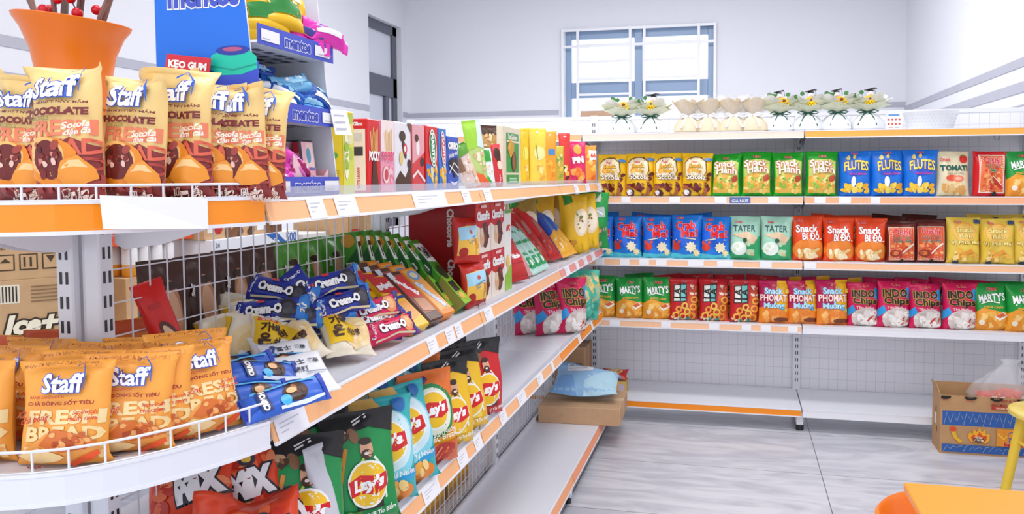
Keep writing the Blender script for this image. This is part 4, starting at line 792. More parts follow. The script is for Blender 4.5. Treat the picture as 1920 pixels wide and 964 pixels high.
NBR = wbox('nab_brown', '#5A3424', [('R', .006, .03, .079, .185, '#9A5A4A'), ('P', [(.01, .1), (.075, .085), (.075, .18), (.01, .18)], '#D83A3A'), tt('nabati', .043, .135, .09, '#FFFFFF', b=.08, h=.024, r=-.9), ('P', [(.012, .04), (.07, .03), (.074, .08), (.02, .09)], '#C98A62'), ('R', .004, .17, .03, .196, '#DCE6F0')], [])
NCH = wbox('nab_cheese', '#F28A1E', [('R', .006, .02, .079, .19, '#F6AE5A'), tt('cheese', .043, .085, .12, '#DCEAF8', o='#3A6EB8', b=.08, ow=.06, r=-1.2, h=.03), ('E', .045, .165, .03, .02, '#6AA8DC'), ('E', .045, .165, .02, .012, '#F2E2C0')], [])
for nm, bx, ys, cnt, lab0 in (('yellow', NY, .79, 3, 'yellow wafer carton with red name band'), ('brown', NBR, .90, 4, 'brown chocolate wafer carton'), ('orange', NCH, 1.00, 5, 'orange cheese wafer carton')):
    for k in range(cnt):
        put(bx, 'wafer_box', f'{lab0} leaning back, {ORD[k]} from the shelf edge', 'box', -.05-.042*k, ys-.012*k, Z2, PI/2-.1, -.85+.09*k, 0, .034, 'leaning wafer cartons')
TO = carton('tom_box', .075, .05, .27, '#3F8C22', {'f': [('R', .0, 0, .075, .12, '#8CC63A'), ('P', [(.004, .18), (.07, .17), (.072, .25), (.004, .255)], '#F0F4EE'), tt('ToM', .038, .214, .058, '#1A2420', b=.08, h=.05), ('E', .04, .13, .03, .03, '#34402A'), ('R', .01, .05, .06, .09, '#2A3428'), ('S', .005, .005, .07, .045, 5, .014, ['#E8B84A', '#F4D888'], 3)],
    'l': [('P', [(0, 0), (.05, 0), (.05, .12), (0, .08)], '#8A8A42'), ('P', [(0, .1), (.05, .16), (.05, .22), (0, .17)], '#0F5424'), ('E', .025, .245, .022, .02, '#C8942A'), ('R', .01, .155, .038, .18, '#DDE2D8')]+[('R', .012+.004*k, .158, .014+.004*k, .177, '#30363A') for k in range(6)]}, 'film', .003)
for k in range(7):
    put(TO, 'snack_stick_box', f'tall green snack box leaning back, {ORD[k]} from the shelf edge', 'box', -.055-.04*k, 1.16-.034*k, Z2, PI/2+.06, -.74+.1*k, 0, .05, 'leaning green boxes')
CPF = [('P', [(.0, .0), (.165, .0), (.165, .1), (.1, .07), (.0, .1)], '#F0E4D6'), ('E', .1, .06, .04, .045, '#4E2418'), ('E', .065, .05, .025, .03, '#D9B088'), ('S', .04, .01, .16, .1, 6, .018, ['#8E3A2A', '#E8D0B4', '#5A2A1E'], 3), tt('ChocoPie', .082, .128, .14, '#FFFFFF', b=.09, h=.034), ('R', .05, .155, .115, .165, '#F4C8C8')]
CP = carton('choco', .165, .24, .172, '#C8161E', {'f': CPF, 'l': [tt('ChocoPie', .15, .09, .13, '#F4E6E6', b=.05, r=-PI/2), ('R', .0, .0, .24, .172, '#A8121A')][::-1], 't': [('R', .01, .01, .155, .23, '#D8CFD2')]}, 'film', .002)
yc = at(894, 560, 'X', -.055).y+.083
for k, (y, z, lab) in enumerate([(yc, Z2, 'red chocolate cake box, lower left of the four'), (yc+.167, Z2, 'red chocolate cake box, lower right of the four'), (yc-.004, Z2+.1725, 'red chocolate cake box, upper left of the four'), (yc+.163, Z2+.1725, 'red chocolate cake box, upper right of the four')]):
    put(CP, 'cake_box', lab, 'box', -.175, y, z, PI/2, group='red chocolate cake boxes')
put(carton('afc', .09, .2, .31, '#EEF0EA', {'f': [tt('AFC', .045, .24, .06, '#D8281E', b=.08, sh=.2), ('P', [(0, 0), (.09, 0), (.09, .1), (0, .06)], '#8CC63A'), ('S', .01, .05, .08, .14, 5, .02, ['#F0C84A', '#F8E0A0'], 3), ('R', 0, .296, .09, .31, '#5AA83A')]}, 'film', .002), 'cracker_box', 'tall white cracker box with green foot beside the red cake boxes', 'box', -.155, yc+.30, Z2, PI/2)
def cake(v): return pouch('cakebag_%d' % v, .12, .15, .055, '#C2271E', [('P', [(-.46, .2), (-.42, .95), (-.1, 1.0), (.42, 1.02), (.44, .2)], '#F4C34A'), ('P', [(-.42, .6), (-.42, .95), (.42, 1.02), (.3, .66)], '#A6D8EE'), ('S', -.05, .2, .44, .7, 8, .09, ['#E8A83A', '#F6D070', '#DB8A24'], 3), ('E', -.3, .28, .13, .13, '#A81E1A'), ('E', .0, .82, .07, .06, '#D8402A'), ('L', [(-.2, .6), (.2, .72)], .04, '#7A8A9A'), ('L', [(-.16, .52), (.2, .62)], .03, '#8A98A8')], seed=300+v, seal=.06, sealb=.03, crease=1.2)
put(cake(0), 'cake_bag', 'sky blue and yellow cake bag on the shelf before the red boxes', 'bag', -.045, yc-.13, Z2, PI/2-.35, -.1, 0, .05, 'small cake bags')
put(cake(1), 'cake_bag', 'sky blue and yellow cake bag on top of the other one', 'bag', -.065, yc-.15, Z2+.148, PI/2-.4, -.15, .05, .05, 'small cake bags')
for i, (x, y, dz, rz, le, lab) in enumerate([(-.06, 1.86, 0, 1.2, -.5, 'glossy red cake packet in front with white name'), (-.07, 2.0, 0, 1.3, -.75, 'clear packet of red and white sticks lying in front'), (-.16, 1.88, .05, 1.2, -.6, 'red striped stick packet behind the glossy one'), (-.17, 2.02, .04, 1.3, -.65, 'pink striped stick packet behind, by the mint packs'), (-.24, 1.92, .05, 1.3, -.4, 'red striped stick packet at the back by the wire')]):
    c = '#C22A2A' if i in (0, 2, 4) else '#D99AA0'
    put(pouch('redpk_%d' % i, .14, .21, .06, c, [('L', [(-.4+.13*k, .1), (-.36+.13*k, 1.3)], .045, '#F0D8D4' if i != 0 else '#8E1A1A') for k in range(7)]+([('R', -.3, .5, .3, .9, '#C8222A'), tt('Minis', 0, .7, .4, '#FFFFFF', b=.06)] if i == 0 else []), seed=310+i, seal=.07), 'candy_packet', lab, 'candy packet', x, y, Z2+dz, rz, le, 0, .05, 'red stick packets')
for i in range(6):
    k, r = i % 3, i // 3
    put(pouch('mint', .085, .26, .035, '#BFE8DC', [('R', -.5+.25*a, .0+.36*b_, -.25+.25*a, .18+.36*b_, '#1FA05A') for a, b_ in ((0, 1), (2, 1), (1, 3), (3, 3), (0, 5), (2, 5), (1, 7), (3, 7))]+[('R', -.3, .3, .3, .95, '#17A05A'), tt('D', 0, .62, .3, '#FFFFFF', b=.08)], seed=330, seal=.05), 'candy_stick', f'mint and green checked stick pack, {ORD[k]} from the cake packets in the {"front" if r == 0 else "rear"} row', 'candy stick', -.055-.07*r, 2.125+.098*k, Z2+.02*r, PI/2-.1, -.72, 0, .03, 'mint checked stick packs')
for i, (x, y, c, lab) in enumerate([(-.12, 2.47, '#C8181A', 'long red clear-window pouch nearest the second post'), (-.12, 2.58, '#C8181A', 'long red clear-window pouch second from the post'), (-.09, 2.69, '#D8282A', 'long red clear-window pouch beside the blue ones'), (-.06, 2.82, '#2A4FB0', 'long blue and yellow bread pouch in front'), (-.06, 2.93, '#2A5FC0', 'long blue and yellow bread pouch second, beside the buns'), (-.2, 2.75, '#223E94', 'long dark blue bread pouch in the rear row'), (-.22, 2.62, '#2A4098', 'long blue bread pouch with bent top in the rear row')]):
    red = c in ('#C8181A', '#D8282A')
    put(pouch('long_%d' % i, .105, .34, .05, c, [('P', [(-.3, .6), (-.2, 2.2), (.1, 2.4), (.05, .7)], '#A87870' if red else '#3A78C8'), ('P', [(-.48, 0), (-.48, 1.3), (.1, 1.6), (.48, 1.2), (.48, 0)], '#F0B030' if not red else '#B8161A'), ('S', -.44, .1, .44, 1.2, 6, .16, ['#F4C860', '#E89A2A', '#F8E0A0'] if not red else ['#D83A34', '#A81618', '#C87068'], 5)], seed=340+i, seal=.06), 'bread_pouch', lab, 'pouch', x, y, Z2, PI/2-.25, -.72, .02, .05, 'long bread pouches')
BUNP = [('E', .12, .9, .3, .42, '#F0DCB8', -.3), ('E', .16, .9, .2, .34, '#F8ECD4', -.3), ('S', -.1, .6, .2, 1.2, 9, .06, ['#6A8A2A', '#7A4A2A', '#B8902A'], 4), ('S', -.4, .1, .4, .4, 8, .1, ['#F4C41C', '#D89A2A', '#7A3A1E'], 5)]
for i, (x, y, c, z, lab) in enumerate([(-.08, 3.10, '#F0BE1C', 0, 'yellow filled bun bag in front, left one'), (-.06, 3.36, '#F2C41E', 0, 'yellow filled bun bag in front, right one, fully visible'), (-.24, 2.95, '#D8A41C', .02, 'yellow bun bag in the rear row, left'), (-.24, 3.18, '#B88A1C', .02, 'brown yellow bun bag in the rear row, middle'), (-.22, 3.42, '#C8981E', .02, 'yellow bun bag in the rear row, right'), (-.27, 2.75, '#A88A3A', .02, 'olive bun bag in the rear row by the wire')]):
    put(pouch('bunbag_%d' % i, .19, .33, .1, c, BUNP+[('P', [(-.4, 1.4), (-.1, 1.5), (-.1, 1.7), (-.4, 1.7)], '#2E8A34')], seed=360+i, seal=.06, sealb=.02, puffb=.3, crease=1.4), 'bun_bag', lab, 'bread bag', x, y, Z2, .75, -.12, [.04, -.05][i % 2], .1, 'bun bags at the far end')
put(pouch('grnbag', .2, .34, .1, '#1FA04A', [('P', [(-.3, .9), (.3, .95), (.25, 1.25), (-.25, 1.2)], '#B8C8C4'), ('S', -.44, .05, .44, .75, 10, .12, ['#E87A3A', '#C8B89A', '#F0A060', '#2A8A4A'], 4), ('L', [(-.2, 1.0), (.0, 1.12), (.2, 1.02)], .05, '#F4F8F4'), ('P', [(-.1, 1.4), (.2, 1.68), (.14, 1.4)], '#E8E4D0')], seed=377, seal=.07, crease=1.5), 'bread_bag', 'green bread bag at the far corner end of the second shelf', 'bread bag', -.05, 3.52, Z2, .6, -.05, .05, .1)

# ------------------------------------------------------------------ left run, third shelf
Z3 = .707
def lays(c, v, two=None, top='#1C1C1E', kind='fig', back=None):
    LG = lambda y: [('E', 0, y, .3, .3, '#F4F6F4'), ('E', 0, y, .27, .27, '#F6C624'), ('P', [(-.28, y+.06), (-.1, y+.13), (.1, y+.1), (.27, y+.12), (.29, y-.06), (.1, y-.13), (-.1, y-.1), (-.27, y-.13)], '#D81E26'), tt("Lay's", 0, y, .44, '#FFFFFF', b=.06, h=.2, sh=.15, r=.1)]
    a = []
    if kind == 'fig':
        a += [('P', [(-.5, 1.04), (-.2, 1.16), (.1, 1.22), (.5, 1.1), (.5, 1.45), (-.5, 1.45)], top), ('S', -.4, 1.04, .0, 1.24, 10, .07, ['#8A6244', '#C8A07A', '#4A3424'], 5), ('L', [(-.1, 1.3), (.1, 1.38)], .02, '#E8E8E8'), ('L', [(-.1, 1.26), (.1, 1.34)], .02, '#E8E8E8'),
              ('P', [(-.16, .2), (-.1, .78), (.16, .78), (.24, .2)], two or c), ('L', [(-.4, .5), (-.26, 1.0)], .05, '#F2A24A'), ('L', [(-.2, .3), (-.16, .7), (-.02, .85)], .03, '#B8DC4A' if c == '#14904A' else '#F8E070'), ('L', [(.28, .3), (.22, .7), (.1, .85)], .03, '#E8F0E0'),
              ('E', .02, .96, .085, .12, '#E0AC88'), ('E', .02, .89, .07, .06, '#4A2C1E'), ('E', .02, 1.05, .08, .045, '#3A241A'), ('E', .02, .9, .03, .018, '#F4E8E0'), *LG(.52), ('P', [(-.48, 0), (-.48, .26), (-.1, .2), (-.06, 0)], '#4E8A34' if c == '#14904A' else '#F6D88A'), ('S', -.46, .02, -.08, .24, 14, .05, ['#3E7A2A', '#6CA84A'] if c == '#14904A' else ['#F8E4A8', '#EDBE54'], 6), tt('Vị Tảo Biển', .2, .16, .4, '#F4F8EE', r=.1)]
    elif kind == 'teal':
        a += [('E', 0, .78, .46, .5, '#8ADCEC'), ('E', 0, .84, .4, .42, '#D6EFF6'), ('P', [(-.5, .42), (0, .3), (.5, .46), (.5, .34), (0, .2), (-.5, .32)], '#2AA8DE'), *LG(.82), ('E', .0, .14, .38, .15, '#E8882A'), ('S', -.36, .02, .36, .3, 14, .1, ['#F4B24A', '#F8D88A', '#E8801E'], 7), tt('Vị Tự Nhiên', .12, .38, .5, '#FFFFFF', r=.1), ('P', [(-.5, 1.2), (-.2, 1.12), (.0, 1.2), (-.1, 1.44), (-.5, 1.44)], '#E2B45A'), ('E', .25, 1.3, .1, .1, '#2A70B8')]
    else:
        a += [('P', [(-.5, 1.1), (.5, 1.0), (.5, 1.45), (-.5, 1.45)], '#E8742A'), ('E', 0, .82, .42, .42, '#1E8A4A'), ('E', 0, .82, .36, .36, '#E9F2DC'), *LG(.84), tt('Cộng & Cười', -.2, 1.2, .5, '#2A3E90', r=.5, b=.05), ('P', [(-.5, 0), (-.5, .3), (.5, .34), (.5, 0)], '#D86A2A'), ('E', .05, .16, .3, .14, '#B8382A', .3), ('L', [(-.1, .1), (.1, .26)], .03, '#E88A6A'), ('L', [(0, .08), (.2, .24)], .03, '#E88A6A'), tt('Vị Sườn Nướng', .1, .48, .56, '#FFF8E8', r=.1), tt('BBQ Brazil', .1, .41, .5, '#FFF8E8', r=.1)]
    return pouch('chips_%s_%d' % (c, v), .185, .265, .075, c, a, seed=400+v+ord(c[2]), seal=.06, sealb=.03, puff=.5, puffb=.32, edge=.45, pinch=.1, crease=1.5, split=True, backcol=back, bands=[(.93, 1, top)] if kind == 'fig' else ())
GR, TE, YE, RE, ORC = '#14904A', '#35B8BC', '#F0C01E', '#CC1A22', '#F0A820'
G_ = 'potato crisp bags on the third shelf'
LST = [(GR, 'fig', -.085, at(572, 900, 'X', -.085).y, .7, -.34, 'green crisp bag frontmost with footballer, beside the orange bags'), (GR, 'fig', -.15, at(602, 872, 'X', -.15).y, .8, -.18, 'green crisp bag half hidden by a white-backed bag'), (GR, 'fig', -.055, at(684, 885, 'X', -.055).y, .85, -.2, 'green crisp bag beside the first teal one'), (TE, 'teal', -.055, at(724, 868, 'X', -.055).y, .9, -.22, 'teal crisp bag beside the green ones, turned sideways'), (TE, 'teal', -.05, at(770, 836, 'X', -.05).y, 1.0, -.2, 'teal crisp bag facing out beside the orange barbecue one'),
       (ORC, 'bbq', -.05, at(810, 798, 'X', -.05).y, 1.0, -.15, 'orange and yellow barbecue crisp bag with green ring'), (YE, 'fig', -.05, at(845, 789, 'X', -.05).y, 1.05, -.15, 'yellow crisp bag beside the barbecue one'), (YE, 'fig', -.05, at(876, 757, 'X', -.05).y, 1.0, -.2, 'yellow crisp bag next to the red one'), (RE, 'fig', -.05, at(905, 736, 'X', -.05).y, .95, -.12, 'red crisp bag with bearded footballer at the end of the row'),
       (GR, 'fig', -.2, .33, .8, -.3, 'green crisp bag in the rear row under the shelf corner'), (GR, 'fig', -.2, .45, .8, -.3, 'green crisp bag in the rear row with dark top, second'), (GR, 'fig', -.21, .57, .85, -.25, 'green crisp bag in the rear row with dark top, third'), (TE, 'teal', -.15, .70, .9, -.25, 'teal crisp bag in the second row, left'), (TE, 'teal', -.16, .82, 1.0, -.2, 'teal crisp bag in the second row, middle'), (TE, 'teal', -.25, .76, .9, -.2, 'teal crisp bag at the back by the wire, left'), (TE, 'teal', -.25, .90, 1.0, -.2, 'teal crisp bag at the back by the wire, right'),
       (TE, 'teal', -.15, .93, 1.0, -.15, 'teal crisp bag in the second row behind the barbecue bag'), (ORC, 'bbq', -.15, 1.02, 1.0, -.1, 'orange barbecue crisp bag in the second row'), (YE, 'fig', -.14, 1.13, 1.0, -.1, 'yellow crisp bag in the second row with black top'), (YE, 'fig', -.24, 1.1, 1.0, -.1, 'yellow crisp bag at the back by the wire'), (RE, 'fig', -.15, 1.25, 1.0, -.08, 'red crisp bag in the second row behind the yellow one'), (RE, 'fig', -.25, 1.23, 1.0, -.08, 'red crisp bag at the back by the middle post')]
for i, (c, kd, x, y, rz, le, lab) in enumerate(LST):
    put(lays(c, i % 2, {GR: '#2A2E22', YE: '#F8DC5A', RE: '#5A1A1A'}.get(c), kind=kd), 'crisp_bag', lab, 'crisp bag', x, y, Z3, rz, le, [.03, -.04, .0][i % 3], .07, G_, 1.0 if x > -.13 else 1.05)
put(pouch('whiteback', .06, .25, .035, '#C9CCD4', [('R', -.34, .2+.09*k, .3-.1*(k % 2), .24+.09*k, '#6A7078') for k in range(12)]+[('R', -.3, 1.5, .1, 1.62, '#1E7A4A')], seed=5, seal=.05, sealb=.03), 'crisp_bag', 'crisp bag turned round to show its white printed back', 'crisp bag', -.03, at(630, 915, 'X', -.03).y, Z3, 1.3, -.28, 0, .05, G_)
def mix(v): return pouch('mix_%d' % v, .19, .2, .09, '#E2441C', [('S', -.46, .05, .46, .95, 26, .1, ['#D2321A', '#EC6A3C', '#C4280F', '#F08A5A'], 40+v), tt('MiX', .16, .52, .5, '#F2F2F4', o='#26262E', b=.08, ow=.1, h=.3, r=.25), ('E', .1, .76, .09, .07, '#3A3A44'), ('E', .1, .76, .05, .04, '#E8C04A')], seed=500+v, seal=.07, sealb=.06, puff=.4, puffb=.4, crease=2.0, slump=1)
for i, (x, y, z, rz, le, lab) in enumerate([(-.12, .185, 0, .7, -.5, 'orange red snack bag nearest the green crisps, large lettering'), (-.07, .06, .0, .65, -.6, 'orange red snack bag in front, second from the crisps'), (-.20, .27, .05, .8, -.3, 'orange red snack bag with a raised pointed corner'), (-.2, .17, .07, .5, -.5, 'orange red snack bag in the middle of the heap'), (-.27, .27, .09, .6, -.4, 'orange red snack bag at the back under the curved shelf'), (-.27, .12, .08, .3, -.5, 'orange red snack bag at the back left of the heap'), (-.12, .02, 0, .6, -.7, 'orange red snack bag at the bottom picture edge')]):
    put(mix(i % 3), 'snack_bag', lab, 'snack bag', x, y, Z3+z, rz, le, [.1, -.1, .2, 0][i % 4], .08, 'orange red snack bags in a heap')
col, art, bands = A_['indo']
for i, (x, y, rz, sc, lab) in enumerate([(-.05, 2.86, .85, 1.0, 'crimson chip bag front right of three on the third shelf'), (-.145, 2.80, .8, .98, 'crimson chip bag in the middle of three on the third shelf'), (-.25, 2.80, .55, 1.0, 'crimson chip bag against the wire on the third shelf'), (-.20, 3.05, .7, 1.0, 'crimson chip bag in the rear behind the front two')]):
    put(pouch('bigindo_%d' % (i % 2), .2, .29, .11, col, art, seed=600+i, seal=.05, sealb=.02, puff=.6, puffb=.35, edge=.55, pinch=.12, crease=1.3), 'chip_bag', lab, 'snack bag', x, y, Z3, rz, -.12, [.05, -.03, -.1, 0][i], .1, 'crimson chip bags on the third shelf', sc)
put(pouch('popbag', .22, .29, .13, '#4FC4A8', [('S', -.4, .45, .45, 1.25, 26, .11, ['#D8C46A', '#B8BC8A', '#E8D89A', '#9AC4A0'], 3), ('S', -.46, .05, .46, .5, 10, .1, ['#7ADCC8', '#2FA88E'], 4)], seed=620, seal=.07, sealb=.03, crease=2.2), 'popcorn_bag', 'mint green bag of yellow puffs at the corner end of the third shelf', 'snack bag', -.06, 3.24, Z3, .8, -.1, .1, .13)
# ================================================================== left run, top shelf
Z1 = 1.5
def tbox(key, px0, px1, ytop, d, c, fart, sart, lab, name='snack_box', x=-.06):
    """upright carton whose front spans two photo columns on the plane X = x"""
    y0, y1 = at(px0, 345, 'X', x).y, at(px1, 345, 'X', x).y; w = y1-y0-.004; ym = (y0+y1)/2
    h = at((px0+px1)/2, ytop, 'X', x).z-Z1
    sc_ = lambda A, W_: [tuple([it[0]]+[v*W_ if isinstance(v, (int, float)) and q < 5 and it[0] in 'RE' else v for q, v in enumerate(it[1:], 1)]) for it in A]
    put(carton(key, w, d, h, c, {'f': fart(w, h), 'l': sart(d, h) if sart else []}, 'film', .002), name, lab, 'box', x-d/2, ym, Z1, PI/2, group='snack boxes on the top shelf')
    return w, h
tbox('t_yellow', 643, 665, 209, .05, '#F2D21E', lambda w, h: [('P', [(0, 0), (w, 0), (w, h*.8), (w*.3, h), (0, h)], '#D8DC5A'), ('S', w*.4, h*.4, w, h, 8, .014, ['#F0DC7A', '#B8CC4A', '#E8E4B0'], 3), ('E', w*.3, h*.45, w*.22, h*.28, '#F8F4D8'), ('S', w*.15, h*.25, w*.45, h*.65, 6, .012, ['#9CC43A'], 4)],
     lambda d, h: [('E', d/2, h*.86, d*.38, h*.055, '#F8F6DC'), tx('SUGAR', d/2, h*.86, d*.55, '#6AA03A', b=.05), ('E', d/2, h*.46, d*.26, h*.045, '#5FB03A'), ('R', d*.15, h*.05, d*.85, h*.13, '#F4F4EE')]+[('R', d*(.2+.09*k), h*.06, d*(.24+.09*k), h*.12, '#4A4A4A') for k in range(7)]+[('R', d*.15, h*(.18+.03*k), d*.85, h*(.19+.03*k), '#C8A81A') for k in range(4)], 'yellow snack box with lime front beside the candy stand')
sticks = lambda w, h: [('P', [(w*(.28+.09*k), h*.55), (w*(.2+.11*k), h*(.82+.03*(k % 3))), (w*(.25+.11*k), h*(.84+.03*(k % 3))), (w*(.33+.09*k), h*.55)], '#E8B45A' if k % 2 else '#F4D08A') for k in range(6)]
tbox('t_red', 690, 714, 224, .05, '#D8202A', lambda w, h: sticks(w, h)+[('P', [(w*.4, h*.5), (w*.6, h*.5), (w*.85, 0), (w*.2, 0)], '#4E2A20'), tx('POCKY', w/2, h*.5, w*.9, '#FFFFFF', b=.06, h=h*.14)], lambda d, h: [('R', d*.15, h*.03, d*.88, h*.86, '#F4E8D8'), tx('Glico', d*.5, h*.93, d*.5, '#FFFFFF', b=.05), ('R', d*.25, h*.5, d*.75, h*.62, '#3A3438'), ('R', d*.3, h*.7, d*.7, h*.8, '#D8D4CC'), tx("LET'S LEARN", d*.5, h*.2, h*.28, '#D8603A', r=PI/2, b=.04)], 'red chocolate stick box with cream side panel')
tbox('t_pink', 715, 740, 226, .05, '#F2A0B8', lambda w, h: [('R', 0, h*.55, w, h, '#F4E6E2')]+sticks(w, h)+[tx('POCKY', w/2, h*.5, w*.9, '#F04A7A', o='#FFFFFF', b=.06, h=h*.14, ow=.05), ('E', w*.3, h*.24, w*.24, h*.12, '#F8D8D0'), ('E', w*.3, h*.24, w*.15, h*.08, '#C8485A'), ('S', w*.4, 0, w, h*.4, 6, .01, ['#F8C8D4', '#E87A98'], 3)], lambda d, h: [('R', d*.15, h*.05, d*.85, h*.8, '#F8E4E4')], 'pink strawberry stick box beside the red one')
tbox('t_white', 741, 772, 230, .05, '#E9E9EE', lambda w, h: [('P', [(0, 0), (w, 0), (w, h*.45), (w*.6, h*.2), (w*.3, h*.3), (0, h*.16)], '#4A2A22'), ('E', w*.45, h*.8, w*.2, h*.08, '#3A2620'), ('E', w*.55, h*.62, w*.1, h*.16, '#3A2620', .4), ('E', w*.6, h*.62, w*.13, h*.08, '#D82A3A'), ('E', w*.6, h*.62, w*.07, h*.045, '#F4F0F0'), ('E', w*.85, h*.4, w*.12, h*.07, '#2E2A2E'), ('E', w*.35, h*.48, w*.12, h*.1, '#E8D08A'), ('P', [(w*.7, h), (w, h), (w, h*.85)], '#6A4A3E')], lambda d, h: [('R', d*.3, h*.5, d*.7, h*.56, '#D8303A')], 'white and brown chocolate biscuit box')
tbox('t_pinkred', 773, 797, 235, .05, '#D8404A', lambda w, h: [('P', [(0, h*.4), (w, h*.6), (w, h), (0, h)], '#E8A8B0'), ('E', w*.45, h*.66, w*.14, h*.12, '#F4EEF0'), ('E', w*.35, h*.8, w*.16, h*.06, '#4A2620'), ('E', w*.8, h*.44, w*.16, h*.07, '#3A2A2A'), ('L', [(0, h*.2), (w*.4, h*.3), (w, h*.14)], h*.05, '#F4E4E4')], lambda d, h: [('R', d*.3, h*.5, d*.7, h*.56, '#F4D8D8')], 'pinkish red berry biscuit box')
def mar(c): return lambda w, h: [('P', [(0, 0), (w, 0), (w, h*.35), (0, h*.42)], '#3A78C8'), ('S', 0, 0, w, h*.4, 12, .013, ['#F4C83A', '#F0A82A', '#E8E0C0'], 3), ('E', w*.55, h*.66, w*.3, h*.3, '#F4F6F0', .15), ('E', w*.55, h*.66, w*.25, h*.27, c, .15), tx('MARITO', w*.55, h*.66, h*.48, '#FFFFFF', r=-PI/2+.15, b=.06, h=w*.26)]
tbox('t_mar1', 799, 822, 237, .05, '#D8242A', mar('#1E8A4A'), lambda d, h: [('S', 0, 0, d, h*.6, 10, .012, ['#F0B83A', '#E88A2A'], 3)], 'red cracker box with tall green oval name')
tbox('t_mar2', 823, 838, 241, .05, '#3A7AD0', mar('#D8242A'), lambda d, h: [('S', 0, 0, d, h*.6, 10, .012, ['#F0B83A', '#E88A2A'], 3)], 'blue cracker box with tall red oval name')
tbox('t_oreo', 839, 861, 256, .05, '#2A56C0', lambda w, h: [tx('OREO', w/2, h*.82, w*.9, '#FFFFFF', o='#162A78', b=.08, h=h*.14, ow=.06), tx('Wafer Roll', w/2, h*.66, w*.8, '#FFFFFF', r=.2), ('S', w*.05, h*.2, w*.95, h*.6, 14, .018, ['#1E1A1E', '#33303A'], 3), ('L', [(w*.1, h*.3), (w*.5, h*.5), (w*.9, h*.4)], h*.03, '#E8EAF0'), ('L', [(w*.1, h*.45), (w*.9, h*.25)], h*.025, '#E8EAF0'), ('P', [(w*.1, h*.16), (w*.5, h*.06), (w*.9, h*.16), (w*.5, h*.12)], '#F0F2F8')], None, 'small blue wafer roll box with dark biscuit pattern')
def tpouch(key, pxc, ybot, ytop, wpx, c, art, lab, X_=-.075, rz=.75, lean=-.12, roll=0, name='snack_pouch', d=.035, **k):
    p = at(pxc, ybot, 'X', X_); dep = (p-CAM).dot(FW); h = (ybot-ytop)*dep/F*1.02; w = wpx*dep/F/max(.35, math.cos(rz-math.atan2(CAM.x-p.x, p.y-CAM.y)))
    put(pouch(key, w, h, d, c, art(h/w), seed=len(key)*7+ord(key[-1]), seal=.06, sealb=.03, puffb=.3, crease=1.0, **k), name, lab, 'pouch', X_, p.y, Z1, rz, lean, roll, d, 'snack pouches on the top shelf')
tpouch('cashew', 888, 341, 256, 30, '#E8D2C4', lambda q: [('S', -.45, .0, .45, q*.7, 30, .13, ['#F0D8C0', '#E0B89A', '#F8E8D8'], 3), ('P', [(-.5, q*.7), (.5, q*.75), (.5, q), (-.5, q)], '#5A9A2E'), ('R', -.5, q*.4, -.2, q*.7, '#8E6A4A')], 'clear pouch of pale cashews leaning against the blue box', -.055, .75, -.1, -.36)
tpouch('lime', 903, 342, 217, 34, '#B8CE7A', lambda q: [('P', [(-.5, q*.55), (.2, q*.6), (.4, q), (-.5, q)], '#9CD03A'), ('P', [(.1, q*.6), (.5, q*.55), (.5, q), (.3, q)], '#CFE4EE'), ('S', -.3, q*.2, .45, q*.55, 12, .12, ['#E8D8B0', '#D8B890', '#F0E4C8'], 3), ('P', [(-.5, 0), (-.5, q*.25), (.1, q*.18), (.5, q*.05), (.5, 0)], '#E8642A')], 'tall lime green pouch with pointed top', -.07, .6, -.1, -.14)
tpouch('whitegreen', 918, 342, 270, 24, '#E9F0EA', lambda q: [('R', -.3, q*.65, .3, q*.95, '#2FA03A'), ('P', [(-.4, q*.1), (-.2, q*.3), (.2, q*.1)], '#35B83A'), ('S', -.4, q*.2, .4, q*.6, 6, .14, ['#F0DCC8', '#E0C8A8'], 3)], 'white pouch with green panels between the lime and red ones', -.05, .65, -.08, -.1)
tpouch('redstick', 936, 341, 262, 15, '#D83038', lambda q: [('E', 0, q*.75, .4, q*.16, '#4A2A1E'), ('E', .1, q*.5, .35, q*.1, '#F0D8C0'), tx('Toppo', 0, q*.18, q*.22, '#F8E8E8', r=PI/2)], 'slim red pouch beside the green seed packet', -.045, .75, -.06, -.08)
tpouch('nuts', 922, 338, 226, 42, '#C89A5A', lambda q: [('R', -.5, q*.84, .5, q, '#4A2E1E'), ('S', -.48, q*.55, .48, q*.9, 20, .09, ['#E8C088', '#D89A4A', '#F4DCB0'], 3), ('R', -.4, q*.5, .4, q*.62, '#3A2A20'), tx('NUTS', 0, q*.56, .6, '#F4F0E8', b=.05)], 'brown nut pouch with dark top strip behind the white pouches', -.16, .5, -.1)
tpouch('darktop', 890, 338, 229, 30, '#6A4A34', lambda q: [('S', -.48, q*.7, .48, q, 14, .12, ['#C8502A', '#E8B080', '#3A2418'], 5)], 'brown and red nut pouch hidden behind the lime pouch', -.17, .5, -.1)
tbox('t_seed', 943, 977, 239, .025, '#E4DAC0', lambda w, h: [('R', w*.18, h*.04, w*.86, h*.9, '#1F9A4A'), ('R', w*.1, h*.2, w*.9, h*.235, '#E4DAC0'), tx('SunGolden', w*.52, h*.84, w*.5, '#F4F0E0', b=.04), ('R', w*.18, h*.74, w*.86, h*.775, '#E4DAC0'), ('S', w*.22, h*.55, w*.6, h*.74, 12, .03, ['#F0C03A', '#D89A2A'], 3), ('E', w*.58, h*.42, w*.13, h*.17, '#6A3A24'), ('E', w*.56, h*.43, w*.07, h*.14, '#8E5A3A'), ('R', w*.3, h*.07, w*.74, h*.1, '#A8D8B4'), ('R', w*.3, h*.12, w*.7, h*.15, '#A8D8B4')], None, 'cream and green sunflower seed packet', 'seed_box')
